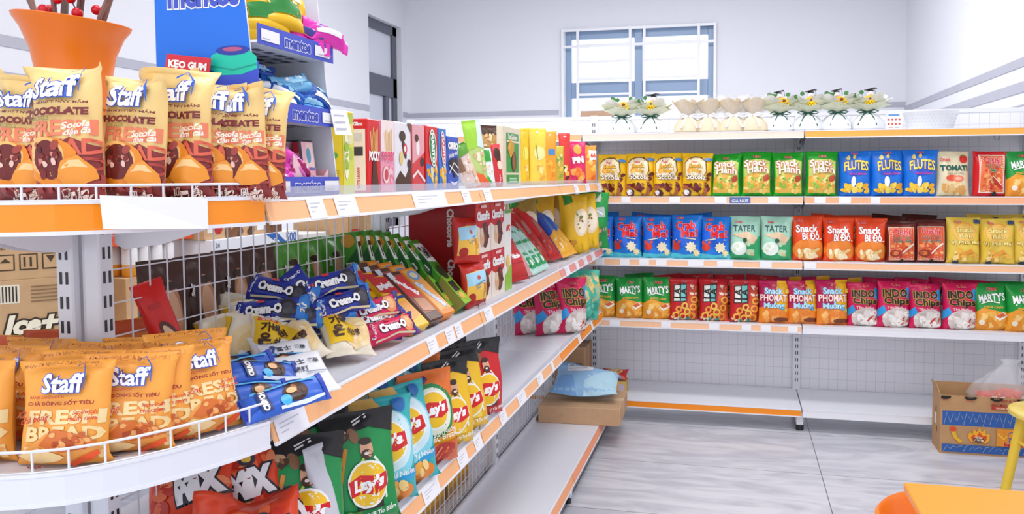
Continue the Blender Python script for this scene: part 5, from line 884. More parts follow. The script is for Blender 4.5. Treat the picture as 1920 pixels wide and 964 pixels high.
Q1 = lambda c, l: (lambda q: [('E', 0, q*.92, .08, .05, '#F4F4EC'), ('E', .1, q*.55, .3, q*.12, l), ('S', -.1, q*.05, .45, q*.4, 9, .16, ['#F0C04A', '#E8A83A', '#F8DC8A'], 3), ('L', [(-.1, q*.7), (0, q*.45)], .04, '#5A8A3A')])
tpouch('fr1', 984, 338, 233, 18, '#E8C01E', Q1(0, '#F4DC5A'), 'yellow dried fruit pouch behind the seed packet', -.12, .4, -.06)
tpouch('fr2', 1008, 337, 232, 36, '#F2D048', Q1(0, '#F8E49A'), 'large yellow and white dried fruit pouch with hang hole', -.07, .45, -.06)
tpouch('fr3', 1033, 334, 236, 24, '#F0A02A', lambda q: [('E', .0, q*.93, .1, .05, '#F4F4EC'), ('S', -.4, q*.1, .4, q*.5, 10, .16, ['#F4B83A', '#E8902A'], 3), ('R', -.2, q*.55, .3, q*.66, '#3A8AD0')], 'orange dried fruit pouch with blue spot', -.07, .45, -.06)
tpouch('fr4', 1048, 332, 262, 20, '#C8B83A', lambda q: [('S', -.4, q*.1, .4, q*.8, 12, .2, ['#F0C84A', '#8CA83A', '#E8E09A'], 3)], 'green and yellow fruit pouch between the orange and red ones', -.06, .5, -.06)
tpouch('fr5', 1060, 333, 240, 22, '#D83A34', lambda q: [('E', .0, q*.93, .12, .05, '#F4F4EC'), ('S', -.4, q*.05, .4, q*.4, 9, .18, ['#E8B83A', '#3A2A20', '#F4DCA0'], 3)], 'red hanging pouch with yellow snack picture', -.09, .5, -.06)
tpouch('fr6', 1082, 333, 256, 36, '#E02A68', lambda q: [('S', -.45, .0, .45, q*.4, 10, .2, ['#F08A3A', '#F8B85A', '#E86A2A'], 3), ('E', .0, q*.8, .22, q*.12, '#F4A84A'), tx('PiN', .0, q*.55, .6, '#F4F0F4', o='#D8503A', b=.08, r=.1)], 'bright pink snack pouch near the corner end', -.05, .5, -.06, d=.06)
tpouch('fr7', 1106, 331, 262, 26, '#F0922A', lambda q: [('S', -.45, .0, .45, q*.9, 14, .2, ['#F4B84A', '#E86A2A', '#F8DCA0'], 3), ('R', -.1, q*.6, .45, q*.85, '#F4F0EA'), tx('64', .18, q*.72, .4, '#E8562A', b=.06)], 'orange snack pouch with white number patch at the corner end', -.05, .5, -.06, d=.06)
tpouch('grn8', 1082, 330, 258, 30, '#D8C03A', lambda q: [('S', -.45, .0, .45, q*.9, 14, .2, ['#E8B83A', '#6A9A3A'], 3)], 'yellow pouch behind the bright pink one', -.14, .5, -.06)

# ------------------------------------------------------------------ blue candy display stand
t = thing('candy_display_stand', 'tall blue cardboard candy stand with three open shelves on top shelf', 'display stand', (0, 0, 0))
BL1 = 'card:#1E74E8'; BL2 = 'card:#4456C8'; WI = 'card:#E4E8F0'
y0, y1 = .036, .30; xb = -.25; ZT = 2.05
def xf(z): return -.028-.1*(z-1.5)
def side(y, name, cin, art=None):
    m = MB(); o = [(xb, 1.5005), (xf(1.5), 1.5005), (xf(ZT), ZT), (xb, ZT)]
    m.add([(x, y, z) for x, z in o]+[(x, y+.003, z) for x, z in o], [(0, 1, 2, 3), (0, 4, 5, 1), (1, 5, 6, 2), (2, 6, 7, 3), (3, 7, 4, 0)], BL1 if art else WI)
    m.add([(x, y+.0031, z) for x, z in o], [(3, 2, 1, 0)], WI)
    m.add([(xf(1.5)+.0005, y-.0004, 1.5005), (xf(1.5)+.0005, y+.0035, 1.5005), (xf(ZT)+.0005, y+.0035, ZT), (xf(ZT)+.0005, y-.0004, ZT)], [(0, 1, 2, 3)], 'card:#EEF1F6')
    if art: paint(m, art, lambda a, b, o_: (a, y-o_, b), 9, 'card', .0006, .0002)
    m.build(name, t)
zt_ = at(360, 8, 'Y', .012).z
jx, jz = at(418, 112, 'Y', .012).x, at(418, 112, 'Y', .012).z
side(y0, 'printed_side_panel', WI, [tx('mentos', at(365, 6, 'Y', .012).x, zt_+.02, .148, '#4658C8', o='#F4F6FA', b=.04, ow=.06, h=.042), ('P', [(jx-.045, 1.5005), (jx+.06, 1.5005), (jx+.056, jz), (jx-.042, jz-.01)], '#3A56D8'),
    ('P', [(jx-.045, jz-.012), (jx-.04, jz+.012), (jx-.02, jz+.02), (jx+.036, jz+.02), (jx+.052, jz+.008), (jx+.054, jz-.014), (jx+.02, jz-.024), (jx-.02, jz-.024)], '#17CDB4'), ('E', jx+.004, jz+.02, .034, .009, '#2A3EA8'), ('E', jx+.004, jz+.022, .02, .004, '#B85A8A'), ('L', [(jx-.042, jz-.006), (jx+.004, jz-.015), (jx+.052, jz-.006)], .0025, '#0FA894'), tx('mentos', jx, jz-.075, .085, '#F4F6FA', o='#2A3EB0', b=.04, ow=.05)])
side(y1, 'inner_side_panel', WI)
m = MB(); m.box(xb, y0+.003, 1.5005, xb+.003, y1, ZT, WI); m.build('back_panel', t)
SZ = [1.508, 1.648, 1.785]
for k, z in enumerate(SZ):
    m = MB(); xe = xf(z)+.004+(.012 if k else .0); m.box(xb+.003, y0+.0035, z-.004, xe-.002, y1-.0005, z, WI)
    if k:
        for a in range(6):
            for b_ in range(4): m.box(xb+.04+.036*b_, y0+.03+.04*a, z-.0045, xb+.056+.036*b_, y0+.055+.04*a, z-.004, 'card:#5A5C66')
    m.build('shelf_tray', t)
    m = MB(); m.box(xe-.002, y0+.0035, z-.006, xe, y1+(.014 if k else 0), z+.03, BL2)
    fx = lambda a, b, o_: (xe+o_, a, b)
    ym = (y0+y1)/2; yl = y1-y0
    paint(m, [tx('mentos', ym+.006, z+.011, yl*.36, '#3648B8', o='#F4F6FA', b=.04, ow=.06), ('R', y0+.012, z+.001, y0+yl*.27, z+.022, '#F2F4F8'), ('R', y1-yl*.24, z+.001, y1-.004, z+.022, '#F2F4F8'), ('R', y0+.016, z+.004, y0+yl*.15, z+.006, '#B8BECC'), ('R', y1-yl*.2, z+.004, y1-yl*.1, z+.006, '#B8BECC')], fx, 9, 'card', .0004, .0002)
    m.build('front_lip', t)
m = MB(); xe = xf(SZ[1])+.02; pts = [(xe, y1-.035, SZ[1]+.03), (xe, y1+.035, SZ[1]+.034), (xe+.01, y1+.04, SZ[1]-.02), (xe+.008, y1-.03, SZ[1]-.022)]
m.add(pts+[(x-.001, y, z) for x, y, z in pts], [(3, 2, 1, 0), (4, 5, 6, 7), (0, 1, 5, 4), (1, 2, 6, 5), (2, 3, 7, 6), (3, 0, 4, 7)], LB)
for k in range(3): m.add([(xe+.002+.003*k, y1-.025, SZ[1]+.02-.014*k), (xe+.002+.003*k, y1+.02, SZ[1]+.022-.014*k), (xe+.0024+.003*k, y1+.02, SZ[1]+.019-.014*k), (xe+.0024+.003*k, y1-.025, SZ[1]+.017-.014*k)], [(3, 2, 1, 0)], 'card:#B8BECC')
m.build('hanging_ticket', t)
# red gum tag
m = MB(); p = at(352, 128, 'Y', .015)
m.box(-.043, -.001, -.03, .043, .001, .022, 'card:#D8283E', .001); paint(m, [tx('KẸO GUM', 0, .004, .074, '#FFFFFF', b=.06)], lambda a, b, o_: (a, -.001-o_, b), 9, 'card')
m.box(-.01, -.0008, Z1-p.z+.002, .01, .0008, -.028, 'card:#F1F3F7')
g = put([(None, m.mesh('gum_tag'))], 'sign_tag', 'red gum sign tag with white lettering above the tan bread bags', 'sign', p.x, .015, p.z, .1, 0, .12)
# sweets in the stand
def sweet(c, c2, v, L_=.1, w_=.045): return pouch('sweet_%s_%d' % (c, v), w_, L_, .04, c, [('S', -.3, .05, .3, .4, 5, .07, [c2, '#F0F4FA'], 3), ('R', -.3, .1, .2, .22, '#FFFFFF') if v % 2 else ('R', -.2, .2, .3, .3, c2)], seed=700+v, horiz=True, seal=.13, sealb=.13, puff=.35, puffb=.35, pinch=.3, crease=1.6)
for i, (x, y, dz, rz, lab) in enumerate([(-.12, .07, .0, .9, 'yellow sweet bag on the top tray of the candy stand, left'), (-.09, .12, .015, 1.1, 'yellow sweet bag on the top tray, overlapping the left one'), (-.075, .155, .03, 1.2, 'yellow sweet bag on the top tray, nearest the pink rolls')]):
    put(pouch('ysweet', .09, .13, .045, '#F4C21C', [('S', -.4, .1, .4, 1.2, 8, .12, ['#F8DC5A', '#E8A01E', '#F0E8D0'], 3), ('R', -.3, .2, .3, .45, '#2E8A3A'), ('R', -.45, .5, .4, .58, '#E8ECF0')], seed=720, horiz=True, seal=.1, sealb=.1, crease=1.4), 'sweet_bag', lab, 'sweets', x, max(y+.03, .105), SZ[2]+dz+.004, rz, -.4, 0, .04, 'yellow sweet bags')
for i, (x, y, dz, rz, lab) in enumerate([(-.06, .205, .0, 1.0, 'magenta wrapped sweet on the top tray beside the yellow bags'), (-.035, .255, .012, 1.3, 'magenta wrapped sweet sticking out at the top tray end')]):
    put(sweet('#E838B8', '#4A4A9A', i, .12, .055), 'wrapped_sweet', lab, 'sweets', x, max(y+.03, .105), SZ[2]+dz+.004, rz, -.5, .15, .04, 'magenta sweets on the top tray')
for i, (x, y, dz, rz, ro, lab) in enumerate([(-.14, .08, .045, 1.2, 0, 'long blue sweet roll on top of the middle tray heap'), (-.11, .11, .03, 1.2, -.1, 'blue sweet roll second on the middle tray heap'), (-.13, .14, .06, 1.3, .1, 'blue sweet roll at the back of the middle tray'), (-.08, .15, .02, 1.0, .4, 'blue sweet roll standing tilted on the middle tray'), (-.07, .19, .04, 1.4, -.2, 'pale blue sweet roll near the middle tray front'), (-.065, .13, .0, 1.5, 0, 'pale blue sweet roll at the bottom of the middle tray'), (-.06, .21, .0, 1.2, .1, 'blue sweet roll at the right end of the middle tray'), (-.055, .245, .015, 1.5, .5, 'blue sweet roll pointing up at the right end of the middle tray'), (-.12, .2, .03, 1.1, .2, 'blue sweet roll at the back right of the middle tray')]):
    put(sweet(['#1E78D8', '#1E78D8', '#2A5AC0', '#1666C8', '#7AC4EE', '#7AC4EE', '#3A96E0', '#1A5CB8', '#58B0E8'][i], '#D83A3A' if i == 1 else '#9AD4F4', i, .115, .05), 'sweet_roll', lab, 'sweets', x, y+.03, SZ[1]+dz+.004, rz, -.4, ro, .04, 'blue sweet rolls on the middle tray')
for i in range(6):
    y = .085+.034*i if i < 5 else .25
    put(carton('tin', .05, .02, .105, '#3A3A40', {'f': [('R', .004, .004, .046, .1, '#F0B8C4'), ('P', [(.01, .05), (.042, .05), (.042, .098), (.02, .098)], '#F4D8D0'), ('E', .026, .072, .008, .016, '#5A9AB8'), tx('mentos', .025, .045, .036, '#4456B8'), ('E', .03, .018, .012, .009, '#F8F0F0')], 'l': [('R', .003, .004, .017, .1, '#C8384A'), ('R', .003, .05, .017, .078, '#E89AA8'), ('E', .01, .064, .004, .006, '#F8F0F0')]}, 'film', .003), 'gum_tin', f'upright pink and black gum tin, {ORD[i]} from left on the bottom tray', 'tin', -.062-.029*(5-i), .238-.006*(5-i), SZ[0], PI/2-.05, -.12, 0, .02, 'gum tins on the bottom tray')
for i, (x, y, dz, rz, ro, lab) in enumerate([(-.065, .03, .05, .6, .6, 'magenta wrapped sweet upright at the bottom tray left'), (-.06, .065, .02, 1.0, .2, 'magenta wrapped sweet in the middle of the bottom tray'), (-.05, .1, .0, 1.2, -.3, 'magenta wrapped sweet low on the bottom tray'), (-.045, .06, .0, 1.1, 0, 'magenta wrapped sweet at the bottom tray front'), (-.05, .13, .015, 1.3, .7, 'light magenta sweet leaning beside the pink box front')]):
    put(sweet('#E83CC0' if i != 4 else '#F07AD0', '#A8185A', 20+i, .085, .05), 'wrapped_sweet', lab, 'sweets', x, max(y+.03, .075), SZ[0]+dz+.004, rz, -.4, ro, .04, 'magenta sweets on the bottom tray')
m = MB(); o = [(.0, .0), (.135, .0), (.135, .045), (.12, .032), (.06, .032), (.03, .05), (.0, .075)]
m.add([(-.036, .14+a, SZ[0]+.0005+b) for a, b in o]+[(-.038, .14+a, SZ[0]+.0005+b) for a, b in o], [tuple(range(7)), tuple(range(7, 14))[::-1]]+[(i, 7+i, 7+(i+1) % 7, (i+1) % 7) for i in range(7)], 'card:#F4C8D0')
m.box(-.2, .139, SZ[0]+.0005, -.038, .141, SZ[0]+.045, 'card:#D8304A'); m.box(-.2, .273, SZ[0]+.0005, -.038, .275, SZ[0]+.045, 'card:#F0B4BE')
paint(m, [tx('mentos', .205, SZ[0]+.026, .07, '#3648A8', o='#F8F2F4', b=.03, ow=.04)], lambda a, b, o_: (-.036+o_, a, b), 9, 'card')
tag(m.build('counter_tray'), 'pink stepped cardboard counter tray around the gum tins', 'tray')

# ------------------------------------------------------------------ orange vase with berry branches
m = MB(); VP = [(.0, .0), (.075, .0), (.08, .01), (.082, .12), (.082, .2), (.086, .26), (.098, .315), (.118, .358), (.134, .378), (.137, .386), (.131, .388), (.112, .36), (.092, .315), (.08, .26), (.075, .2), (.074, .03), (.0, .02)]
m.lathe(VP, 'plastic:#E8740E', 40)
m.v = [(x*.85, y*.85, z-(x*.10 if z > .2 else 0)*(z-.2)/.18) if z > .2 else (x, y, z) for x, y, z in m.v]
vz = link('vase', m.mesh('vase', True, 50)); vz.location = (-.634, .25, 1.5); tag(vz, 'flared glossy orange vase behind the bread bags', 'vase')
for n in range(1): 
    p = MB(); p.box(-.76, .004, 1.472, -.38, 1.198, 1.5, WH, .002); o_ = p.build('rear_shelf_board', bpy.data.objects['gondola_shelf_unit'])
rd = random.Random(5)
for i, (dx, dy, tx_, ty_, c, r, nb) in enumerate([(-.085, .0, -.17, .0, '#7A5A50', .0065, 4), (-.06, -.03, -.11, -.02, '#8A6A5C', .005, 0), (-.035, .02, -.05, .05, '#5E4A44', .009, 5), (.0, -.04, .0, -.06, '#7E5C54', .006, 12), (.045, -.02, .075, -.03, '#5E4E4A', .008, 10), (.075, .02, .12, .03, '#806056', .006, 5), (.10, -.02, .185, -.02, '#8E6A60', .005, 3)]):
    m = MB(); a = Vector((-.642+dx*.3, .25+dy*.3, 1.56)); b = Vector((-.642+dx*.95, .25+dy*.95, 1.885)); c2 = Vector((-.642+tx_*1.25, .25+ty_*1.25, 2.14))
    m.tube([a, b, b.lerp(c2, .5)+Vector((.004, .002, 0)), c2], r, 'leaf:'+c, 8, r1=r*.7)
    br_ = m.build('berry_branch', None, True); tag(br_, ['berry branch leaning far left out of the vase', 'thin bare twig second from left in the vase', 'thick dark branch left of the berry cluster', 'branch in the middle carrying the densest berries', 'thick dark branch right of the berry cluster', 'branch with few berries right of the thick one', 'thin twig leaning far right out of the vase'][i], 'branch', 'red berry branches in the orange vase')
    for k in range(nb):
        f = rd.uniform(.02, .9); q = b.lerp(c2, f)+Vector((rd.uniform(-.035, .035), rd.uniform(-.035, .0), rd.uniform(-.005, .02)))
        bm_ = MB(); rr = rd.uniform(.0095, .0125); bm_.lathe([(0, -rr)]+[(rr*math.cos(t_), rr*math.sin(t_)) for t_ in [-1.2, -.7, -.25, .25, .7, 1.2]]+[(0, rr)], 'plastic:#D81428', 10, c=q)
        bm_.tube([q, b.lerp(c2, max(0, f-.08))], .0015, 'leaf:#7A5048', 4); bm_.build('berry', br_, True)

# ================================================================== top of the back run
def bouquet(key, kraft, seed):
    if key in MESHES: return MESHES[key]
    rd = random.Random(seed); parts = []
    P1 = 'card:#E9E9E4' if not kraft else 'card:#E2D2B4'; P2 = 'card:#DDE2C6' if not kraft else 'clear:#F4EEE2'
    m = MB(); wob = lambda q, t_: 1+.07*math.sin(q*5+seed)+.05*math.sin(q*9+seed*2)*(1-t_)
    m.lathe([(.0, 0), (.078, 0), (.09, .012), (.085, .05), (.058, .088), (.026, .105), (.018, .112)], 'card:#EEF0F5' if not kraft else P1, 30, wob=wob); parts.append(('wrap_base', m))
    m = MB()
    for k, (r1, z1, c) in enumerate(((.125, .18, P2), (.10, .205, P1), (.118, .16, P2))):
        n = 36; V = []; ph = rd.uniform(0, 6)
        for j, (t_) in enumerate((0, .35, .7, 1)):
            for i in range(n):
                q = 2*PI*i/n; r = .02+(r1-.02)*t_**.85*(1+.16*t_*math.sin(q*6+ph+k))
                V.append((r*math.cos(q), r*math.sin(q)*.75, .11+(z1-.11)*t_*(1+.18*t_*math.sin(q*4+ph))))
        m.add(V, [(j*n+i, j*n+(i+1) % n, (j+1)*n+(i+1) % n, (j+1)*n+i) for j in range(3) for i in range(n)], c)
    parts.append(('wrap_paper', m))
    m = MB(); RC = 'film:#1C5A48' if not kraft else 'film:#F0F1F5'
    m.lathe([(.022, .104), (.025, .107), (.025, .117), (.022, .12)], RC, 18)
    for sx in (-1, 1):
        m.tube([(sx*.01, -.025, .112), (sx*.035, -.04, .122), (sx*.06, -.04, .112), (sx*.04, -.042, .104), (sx*.008, -.028, .11)], .004 if not kraft else .008, RC, 6)
        m.tube([(sx*.006, -.028, .11), (sx*.03, -.06, .08), (sx*.05, -.078, .03)], .004 if not kraft else .007, RC, 6)
    parts.append(('ribbon', m))
    if not kraft:
        m = MB(); c = Vector((.012, -.062, .178)); ax = Vector((0, -.75, .66)); u = Vector((1, 0, 0)); w_ = ax.cross(u)
        for ring, (n, ln, off) in enumerate(((14, .042, 0), (11, .03, .006))):
            for k in range(n):
                q = 2*PI*k/n+ring*.2; d = u*math.cos(q)+w_*math.sin(q); s_ = d.cross(ax)*.0085
                m.add([c+ax*off+d*.006-s_*.5, c+ax*off+d*.006+s_*.5, c+ax*(off+.005)+d*ln*.7+s_, c+ax*off+d*ln, c+ax*(off+.005)+d*ln*.7-s_], [(0, 1, 2, 3, 4)], 'film:#F5C814' if (k+ring) % 3 else 'film:#F8DA3A')
        m.lathe([(0, -.008), (.01, -.004), (.012, .004), (0, .012)], 'bread:#8A4A1A', 10, c=c+ax*.01); parts.append(('flower', m))
        m = MB()
        for k in range(7):
            a = rd.uniform(-.07, -.02) if k < 5 else rd.uniform(.03, .07); p = Vector((a, -.02+rd.uniform(-.02, .03), .185+rd.uniform(0, .045)))
            q = rd.uniform(0, PI); m.add([p+Vector((.014*math.cos(q+t_*PI/3), -.004+.004*math.sin(t_), .014*math.sin(q+t_*PI/3))) for t_ in range(6)], [(0, 1, 2, 3, 4, 5)], 'leaf:#4E8A4A')
            m.tube([p, (p.x*.4, p.y, .13)], .0012, 'leaf:#5A7A4A', 4)
        parts.append(('leaves', m))
        m = MB(); h = Vector((-.004+.02*(seed % 2), -.012, .214)); m.lathe([(0, -.024), (.018, -.018), (.024, 0), (.018, .018), (0, .022)], 'card:#F4F4F6', 14, c=h); m.lathe([(0, -.014), (.01, -.01), (.012, 0), (0, .012)], 'card:#E8B8A0', 8, c=h+Vector((0, -.018, -.004)))
        m.box(h.x-.01, h.y-.03, h.z-.03, h.x+.012, h.y-.02, h.z-.02, 'film:#C8202A'); parts.append(('plush_doll', m))
        m = MB(); m.lathe([(.017, .012), (.017, .026), (0, .027)], 'card:#26262C', 12, c=h)
        b4 = [Vector((-.036, -.02, .024)), Vector((.02, -.034, .036)), Vector((.036, .02, .036)), Vector((-.02, .03, .024))]; m.add([h+v for v in b4]+[h+v+Vector((0, 0, .003)) for v in b4], [(3, 2, 1, 0), (4, 5, 6, 7), (0, 1, 5, 4), (1, 2, 6, 5), (2, 3, 7, 6), (3, 0, 4, 7)], 'card:#2E2F36')
        m.tube([h+Vector((.02, -.034, .036)), h+Vector((.026, -.04, .0))], .0015, 'card:#2E2F36', 4); parts.append(('graduation_cap', m))
    else:
        m = MB()
        for k in range(16):
            p = Vector((rd.uniform(-.06, .06), rd.uniform(-.045, .03), .17+rd.uniform(-.01, .03))); m.lathe([(0, -.01), (.012, 0), (0, .01)], 'leaf:'+('#E8B84A', '#F0DCA8', '#C89A5A', '#F4EEDC')[k % 4], 7, c=p)
        parts.append(('dried_flowers', m))
        m = MB(); n = 30; V = []
        for t_ in (0, .5, 1):
            for i in range(n): q = 2*PI*i/n; r = .03+.085*t_*(1+.14*math.sin(q*7+seed)); V.append((r*math.cos(q), r*.7*math.sin(q), .105+.125*t_*(1+.15*t_*math.sin(q*5+seed))))
        m.add(V, [(j*n+i, j*n+(i+1) % n, (j+1)*n+(i+1) % n, (j+1)*n+i) for j in range(2) for i in range(n)], 'clear:#F2F3F6'); parts.append(('cellophane', m))
    MESHES[key] = [(n_, m_.mesh(key+n_, True, 45)) for n_, m_ in parts]; return MESHES[key]
BQ = [(1166, 0, 'pale green wrapped bouquet leftmost on the back top shelf'), (1222, 0, 'pale green wrapped bouquet second from left with black capped doll'), (1290, 1, 'kraft paper bouquet with white ribbon, leftmost of four'), (1328, 1, 'kraft paper bouquet with white ribbon, second of four'), (1374, 1, 'kraft paper bouquet with white ribbon, third of four'), (1412, 1, 'kraft paper bouquet with white ribbon, rightmost of four'),
      (1460, 0, 'pale green wrapped bouquet right of the kraft ones, yellow gerbera low'), (1514, 0, 'pale green wrapped bouquet standing over the shelf joint'), (1568, 0, 'pale green wrapped bouquet second from the right end'), (1626, 0, 'pale green wrapped bouquet at the right end beside the picture card')]
for i, (px_, k, lab) in enumerate(BQ):
    p = at(px_, 243, 'Y', 3.86); t = thing('bouquet', lab, 'bouquet', (p.x, 3.86-(.03 if k else 0), 1.807), [.1, -.15, .2, 0][i % 4], 'wrapped bouquets on the back top shelf')
    t.scale = (1.03, 1, 1.0) if not k else (.98, .9, .95)
    pr = bouquet(f'bq{k}_{i % 2}', k, i % 2+3*k)
    doll = None
    for n_, me in pr:
        if n_ == 'plush_doll' and i == 0 or n_ == 'graduation_cap' and i == 0: continue
        o = link(n_, me, doll if n_ == 'graduation_cap' else t)
        if n_ == 'plush_doll': doll = o
# basket, card, loop, carton behind
m = MB(); p = at(1747, 238, 'Y', 3.88)
prof = [(.0, .004), (.12, .004), (.125, .01), (.15, .1), (.155, .105), (.155, .11), (.148, .11), (.12, .014), (0, .012)]
m.lathe(prof, 'plastic:#EEF0F4', 36)
for r_ in range(4):
    for k in range(40):
        q = 2*PI*(k+.5*(r_ % 2))/40; rr = .129+.006*r_; z = .024+.02*r_
        m.lathe([(0, -.001), (.0045, 0), (0, .001)], 'plastic:#C8CCD6', 6, c=(rr*math.cos(q)+.0, rr*math.sin(q), z)) if math.sin(q) < .2 else None
bk = link('plastic_basket', m.mesh('wbasket', True, 40)); bk.location = (p.x, 3.92, 1.807); tag(bk, 'white round plastic basket with small holes on the back top shelf', 'basket')
p = at(1676, 240, 'Y', 3.85); m = MB(); m.box(-.045, -.001, 0, .045, .001, .105, 'card:#F6F6FA')
paint(m, [('R', -.032, .085, .03, .094, '#5A9AD0')]+[('E', -.03+.02*k, .062-.026*r_, .006, .006, '#E0533A') for k in range(4) for r_ in range(2)]+[('R', -.03, .014, -.005, .018, '#D88A8A'), ('R', .005, .014, .03, .018, '#5A9AD0')], lambda a, b, o_: (a, -.001-o_, b), 9, 'card')
m.add([(-.045, .001, 0), (.045, .001, 0), (.04, .05, 0), (-.04, .05, 0)], [(0, 1, 2, 3)], 'card:#E8E8EE')
put([(None, m.mesh('pcard'))], 'picture_card', 'small white standing card with two rows of red pictures', 'card', p.x, 3.85, 1.8072, .05)
m = MB(); p = at(1869, 258, 'Y', 3.9); c = [(p.x+.016*math.cos(q), 3.9, 1.762+.016*math.sin(q)-.004) for q in [2*PI*k/20 for k in range(20)]]
m.tube(c, .0013, 'metal:#7A7468', 5, True); tag(m.build('wire_loop', None, True), 'small wire loop hanging under the right top shelf', 'loop')
m = MB(); m.box(-.15, 4.20, 1.885, .35, 4.62, 1.915, WH, .002); m.build('rear_top_board', bpy.data.objects['back_shelf_unit.001'])
for y in (4.2,): pass
p0_, p1_ = at(1093, 216, 'Y', 4.42), at(1146, 216, 'Y', 4.42)
m = MB(); w = p1_.x-p0_.x+.05; m.box(-w/2, -.12, 0, w/2, .12, .085, 'kraft:#B8977C', .002); m.box(-w/2-.003, -.123, .083, w/2+.003, .123, .118, 'card:#E4E6EA', .002)
put([(None, m.mesh('shoebox'))], 'storage_box', 'brown box with white lid behind the leftmost bouquet', 'box', (p0_.x+p1_.x)/2+.03, 4.42, 1.915)

# ================================================================== floor level
m = MB(); m.box(-.235, -.2, 0, .235, .2, .1, 'kraft:#C9A27C', .003); m.box(-.235, -.03, .1, .235, .03, .1006, 'kraft:#D8B896'); m.box(.2345, -.03, .02, .2358, .03, .1, 'kraft:#D8B896')
put([(None, m.mesh('flatbox'))], 'cardboard_box', 'flat brown cardboard box overhanging the lowest corner shelf', 'box', -.075, 3.335, .13, .03)
put(pouch('parcel', .40, .27, .1, '#9CC8EC', [('P', [(-.5, 0), (-.5, .36), (-.2, .3), (-.1, 0)], '#7FB0E2'), ('P', [(.0, .0), (.0, .2), (.4, .5), (.5, .4), (.5, 0)], '#B8DCEC'), ('R', -.32, .44, .1, .66, '#EEF0F4'), ('R', -.3, .58, -.02, .6, '#9AA2B0'), ('R', -.3, .52, .0, .535, '#9AA2B0'), ('L', [(.05, .3), (.3, .12)], .02, '#D4E8F2'), ('L', [(.12, .36), (.36, .2)], .014, '#D4E8F2')], seed=801, seal=.05, sealb=.05, puff=.35, puffb=.35, edge=.4, crease=1.2, slump=1), 'mailing_bag', 'pale blue plastic mailing bag lying on the flat cardboard box', 'parcel', -.06, 3.22, .238, .04, -1.25, 0, .09)
m = MB(); m.box(-.1, -.13, 0, .1, .13, .3, 'kraft:#B08A66', .003); m.box(-.1005, -.02, .06, .1005, .02, .3006, 'kraft:#C8A682'); m.box(.0, -.131, .16, .08, -.1295, .2, 'card:#2A2A2C'); m.box(-.06, -.131, .02, .06, -.1298, .16, 'kraft:#A07C58')
put([(None, m.mesh('tallbox'))], 'cardboard_box', 'upright kraft cardboard box with black label in the lower corner', 'box', -.245, 3.86, .14, .0)
put(carton('smallbox', .16, .12, .075, '#D8B060', {'f': [('R', .02, .02, .1, .05, '#F0D8A0'), ('R', .11, .01, .15, .06, '#C8B8C8')]}), 'small_box', 'small tan box under the red noodle packet in the corner', 'box', .03, 3.86, .14)
put(pouch('noodle', .17, .12, .045, '#C82A24', [('E', 0, .36, .34, .22, '#E8C48A'), ('S', -.3, .2, .3, .5, 12, .07, ['#F0D8A0', '#C8703A', '#E8B86A'], 3)], seed=811, seal=.06), 'noodle_packet', 'red instant noodle packet lying on the small tan box', 'packet', .03, 3.80, .217, 0, -1.3, 0, .04)
# open printed carton with crumpled clear bag
t = thing('open_carton', 'open brown printed carton of snacks on the floor at right', 'carton', (0, 0, 0))
cx0, cx1, cy0, cy1, ch_ = 1.905, 2.46, 3.455, 3.635, .325
KR = 'kraft:#BE9468'
m = MB()
m.box(cx0, cy0, 0, cx1, cy0+.005, ch_, KR); m.box(cx0, cy1-.005, 0, cx1, cy1, ch_+.035, KR); m.box(cx0, cy0+.005, 0, cx0+.005, cy1-.005, ch_, KR); m.box(cx1-.005, cy0+.005, 0, cx1, cy1-.005, ch_, KR); m.box(cx0+.005, cy0+.005, 0, cx1-.005, cy1-.005, .006, KR)
W_ = cx1-cx0
band = lambda z0, z1, s_: [('R', .012, z0, W_-.01, z1, '#2F5EA8')]+[('L', [(.02+.033*k, z0+.004+(k*7 % 3)*.01), (.035+.033*k, z1-.008), (.05+.033*k, z0+.02+(k*5 % 4)*.008)], .0022, '#A8B4B0') for k in range(15)]
art = band(.16, .24, 1)+band(.012, .055, 2)+[('P', [(.05+.0, .14), (.075, .15), (.085, .1), (.115, .075), (.1, .065), (.07, .09)], '#E8B42A'), ('E', .065, .14, .018, .014, '#D8502A'),
    ('P', [(.16, .075), (.14, .1), (.15, .13), (.165, .12), (.17, .15), (.185, .13), (.2, .16), (.21, .13), (.225, .148), (.23, .12), (.25, .125), (.25, .09), (.23, .07)], '#F2B02A'), ('P', [(.165, .08), (.155, .1), (.17, .118), (.185, .108), (.2, .135), (.215, .11), (.235, .115), (.235, .09), (.222, .075)], '#E0521E'), ('E', .196, .088, .03, .016, '#6A4A3A'), tx('Vị Cay', .196, .1, .04, '#F8E8D0', b=.05), tx('và Nóng', .196, .086, .048, '#F8E8D0', b=.05),
    ('R', .285, .06, .42, .155, '#E8952A'), ('L', [(.29, .13), (.32, .1), (.34, .12)], .006, '#F4D24A'), ('O', .36, .12, .022, .004, '#3A62A0'), ('O', .385, .105, .018, .004, '#3A62A0'), ('O', .365, .092, .02, .004, '#3A62A0'), ('E', .37, .105, .012, .008, '#F8F0E0'), tx('Ben Tre', .37, .072, .1, '#C8281E', b=.06, o='#F4E0C0', ow=.04), tx('FIRST IN FIRST OUT', .37, .31, .15, '#A83A2A', b=.04), tx('HÀNG ĐẾN TRƯỚC XUẤT TRƯỚC', .37, .29, .24, '#A83A2A', b=.04), ('R', .255, .262, .5, .28, '#B83A2E'), tx('TRÁNH ÁNH NẮNG TRỰC TIẾP', .375, .271, .2, '#E8C8A8', b=.03)]+[('E', .02+.13*k, .322, .032, .016, '#1E1A18') for k in range(5)]+[tx('LALA', .02+.13*k, .322, .026, '#C8A078') for k in range(1, 5)]+[tx('SNACK', .02+.13*k, .302, .035, '#C8503A') for k in range(5)]
art = [it for it in art]
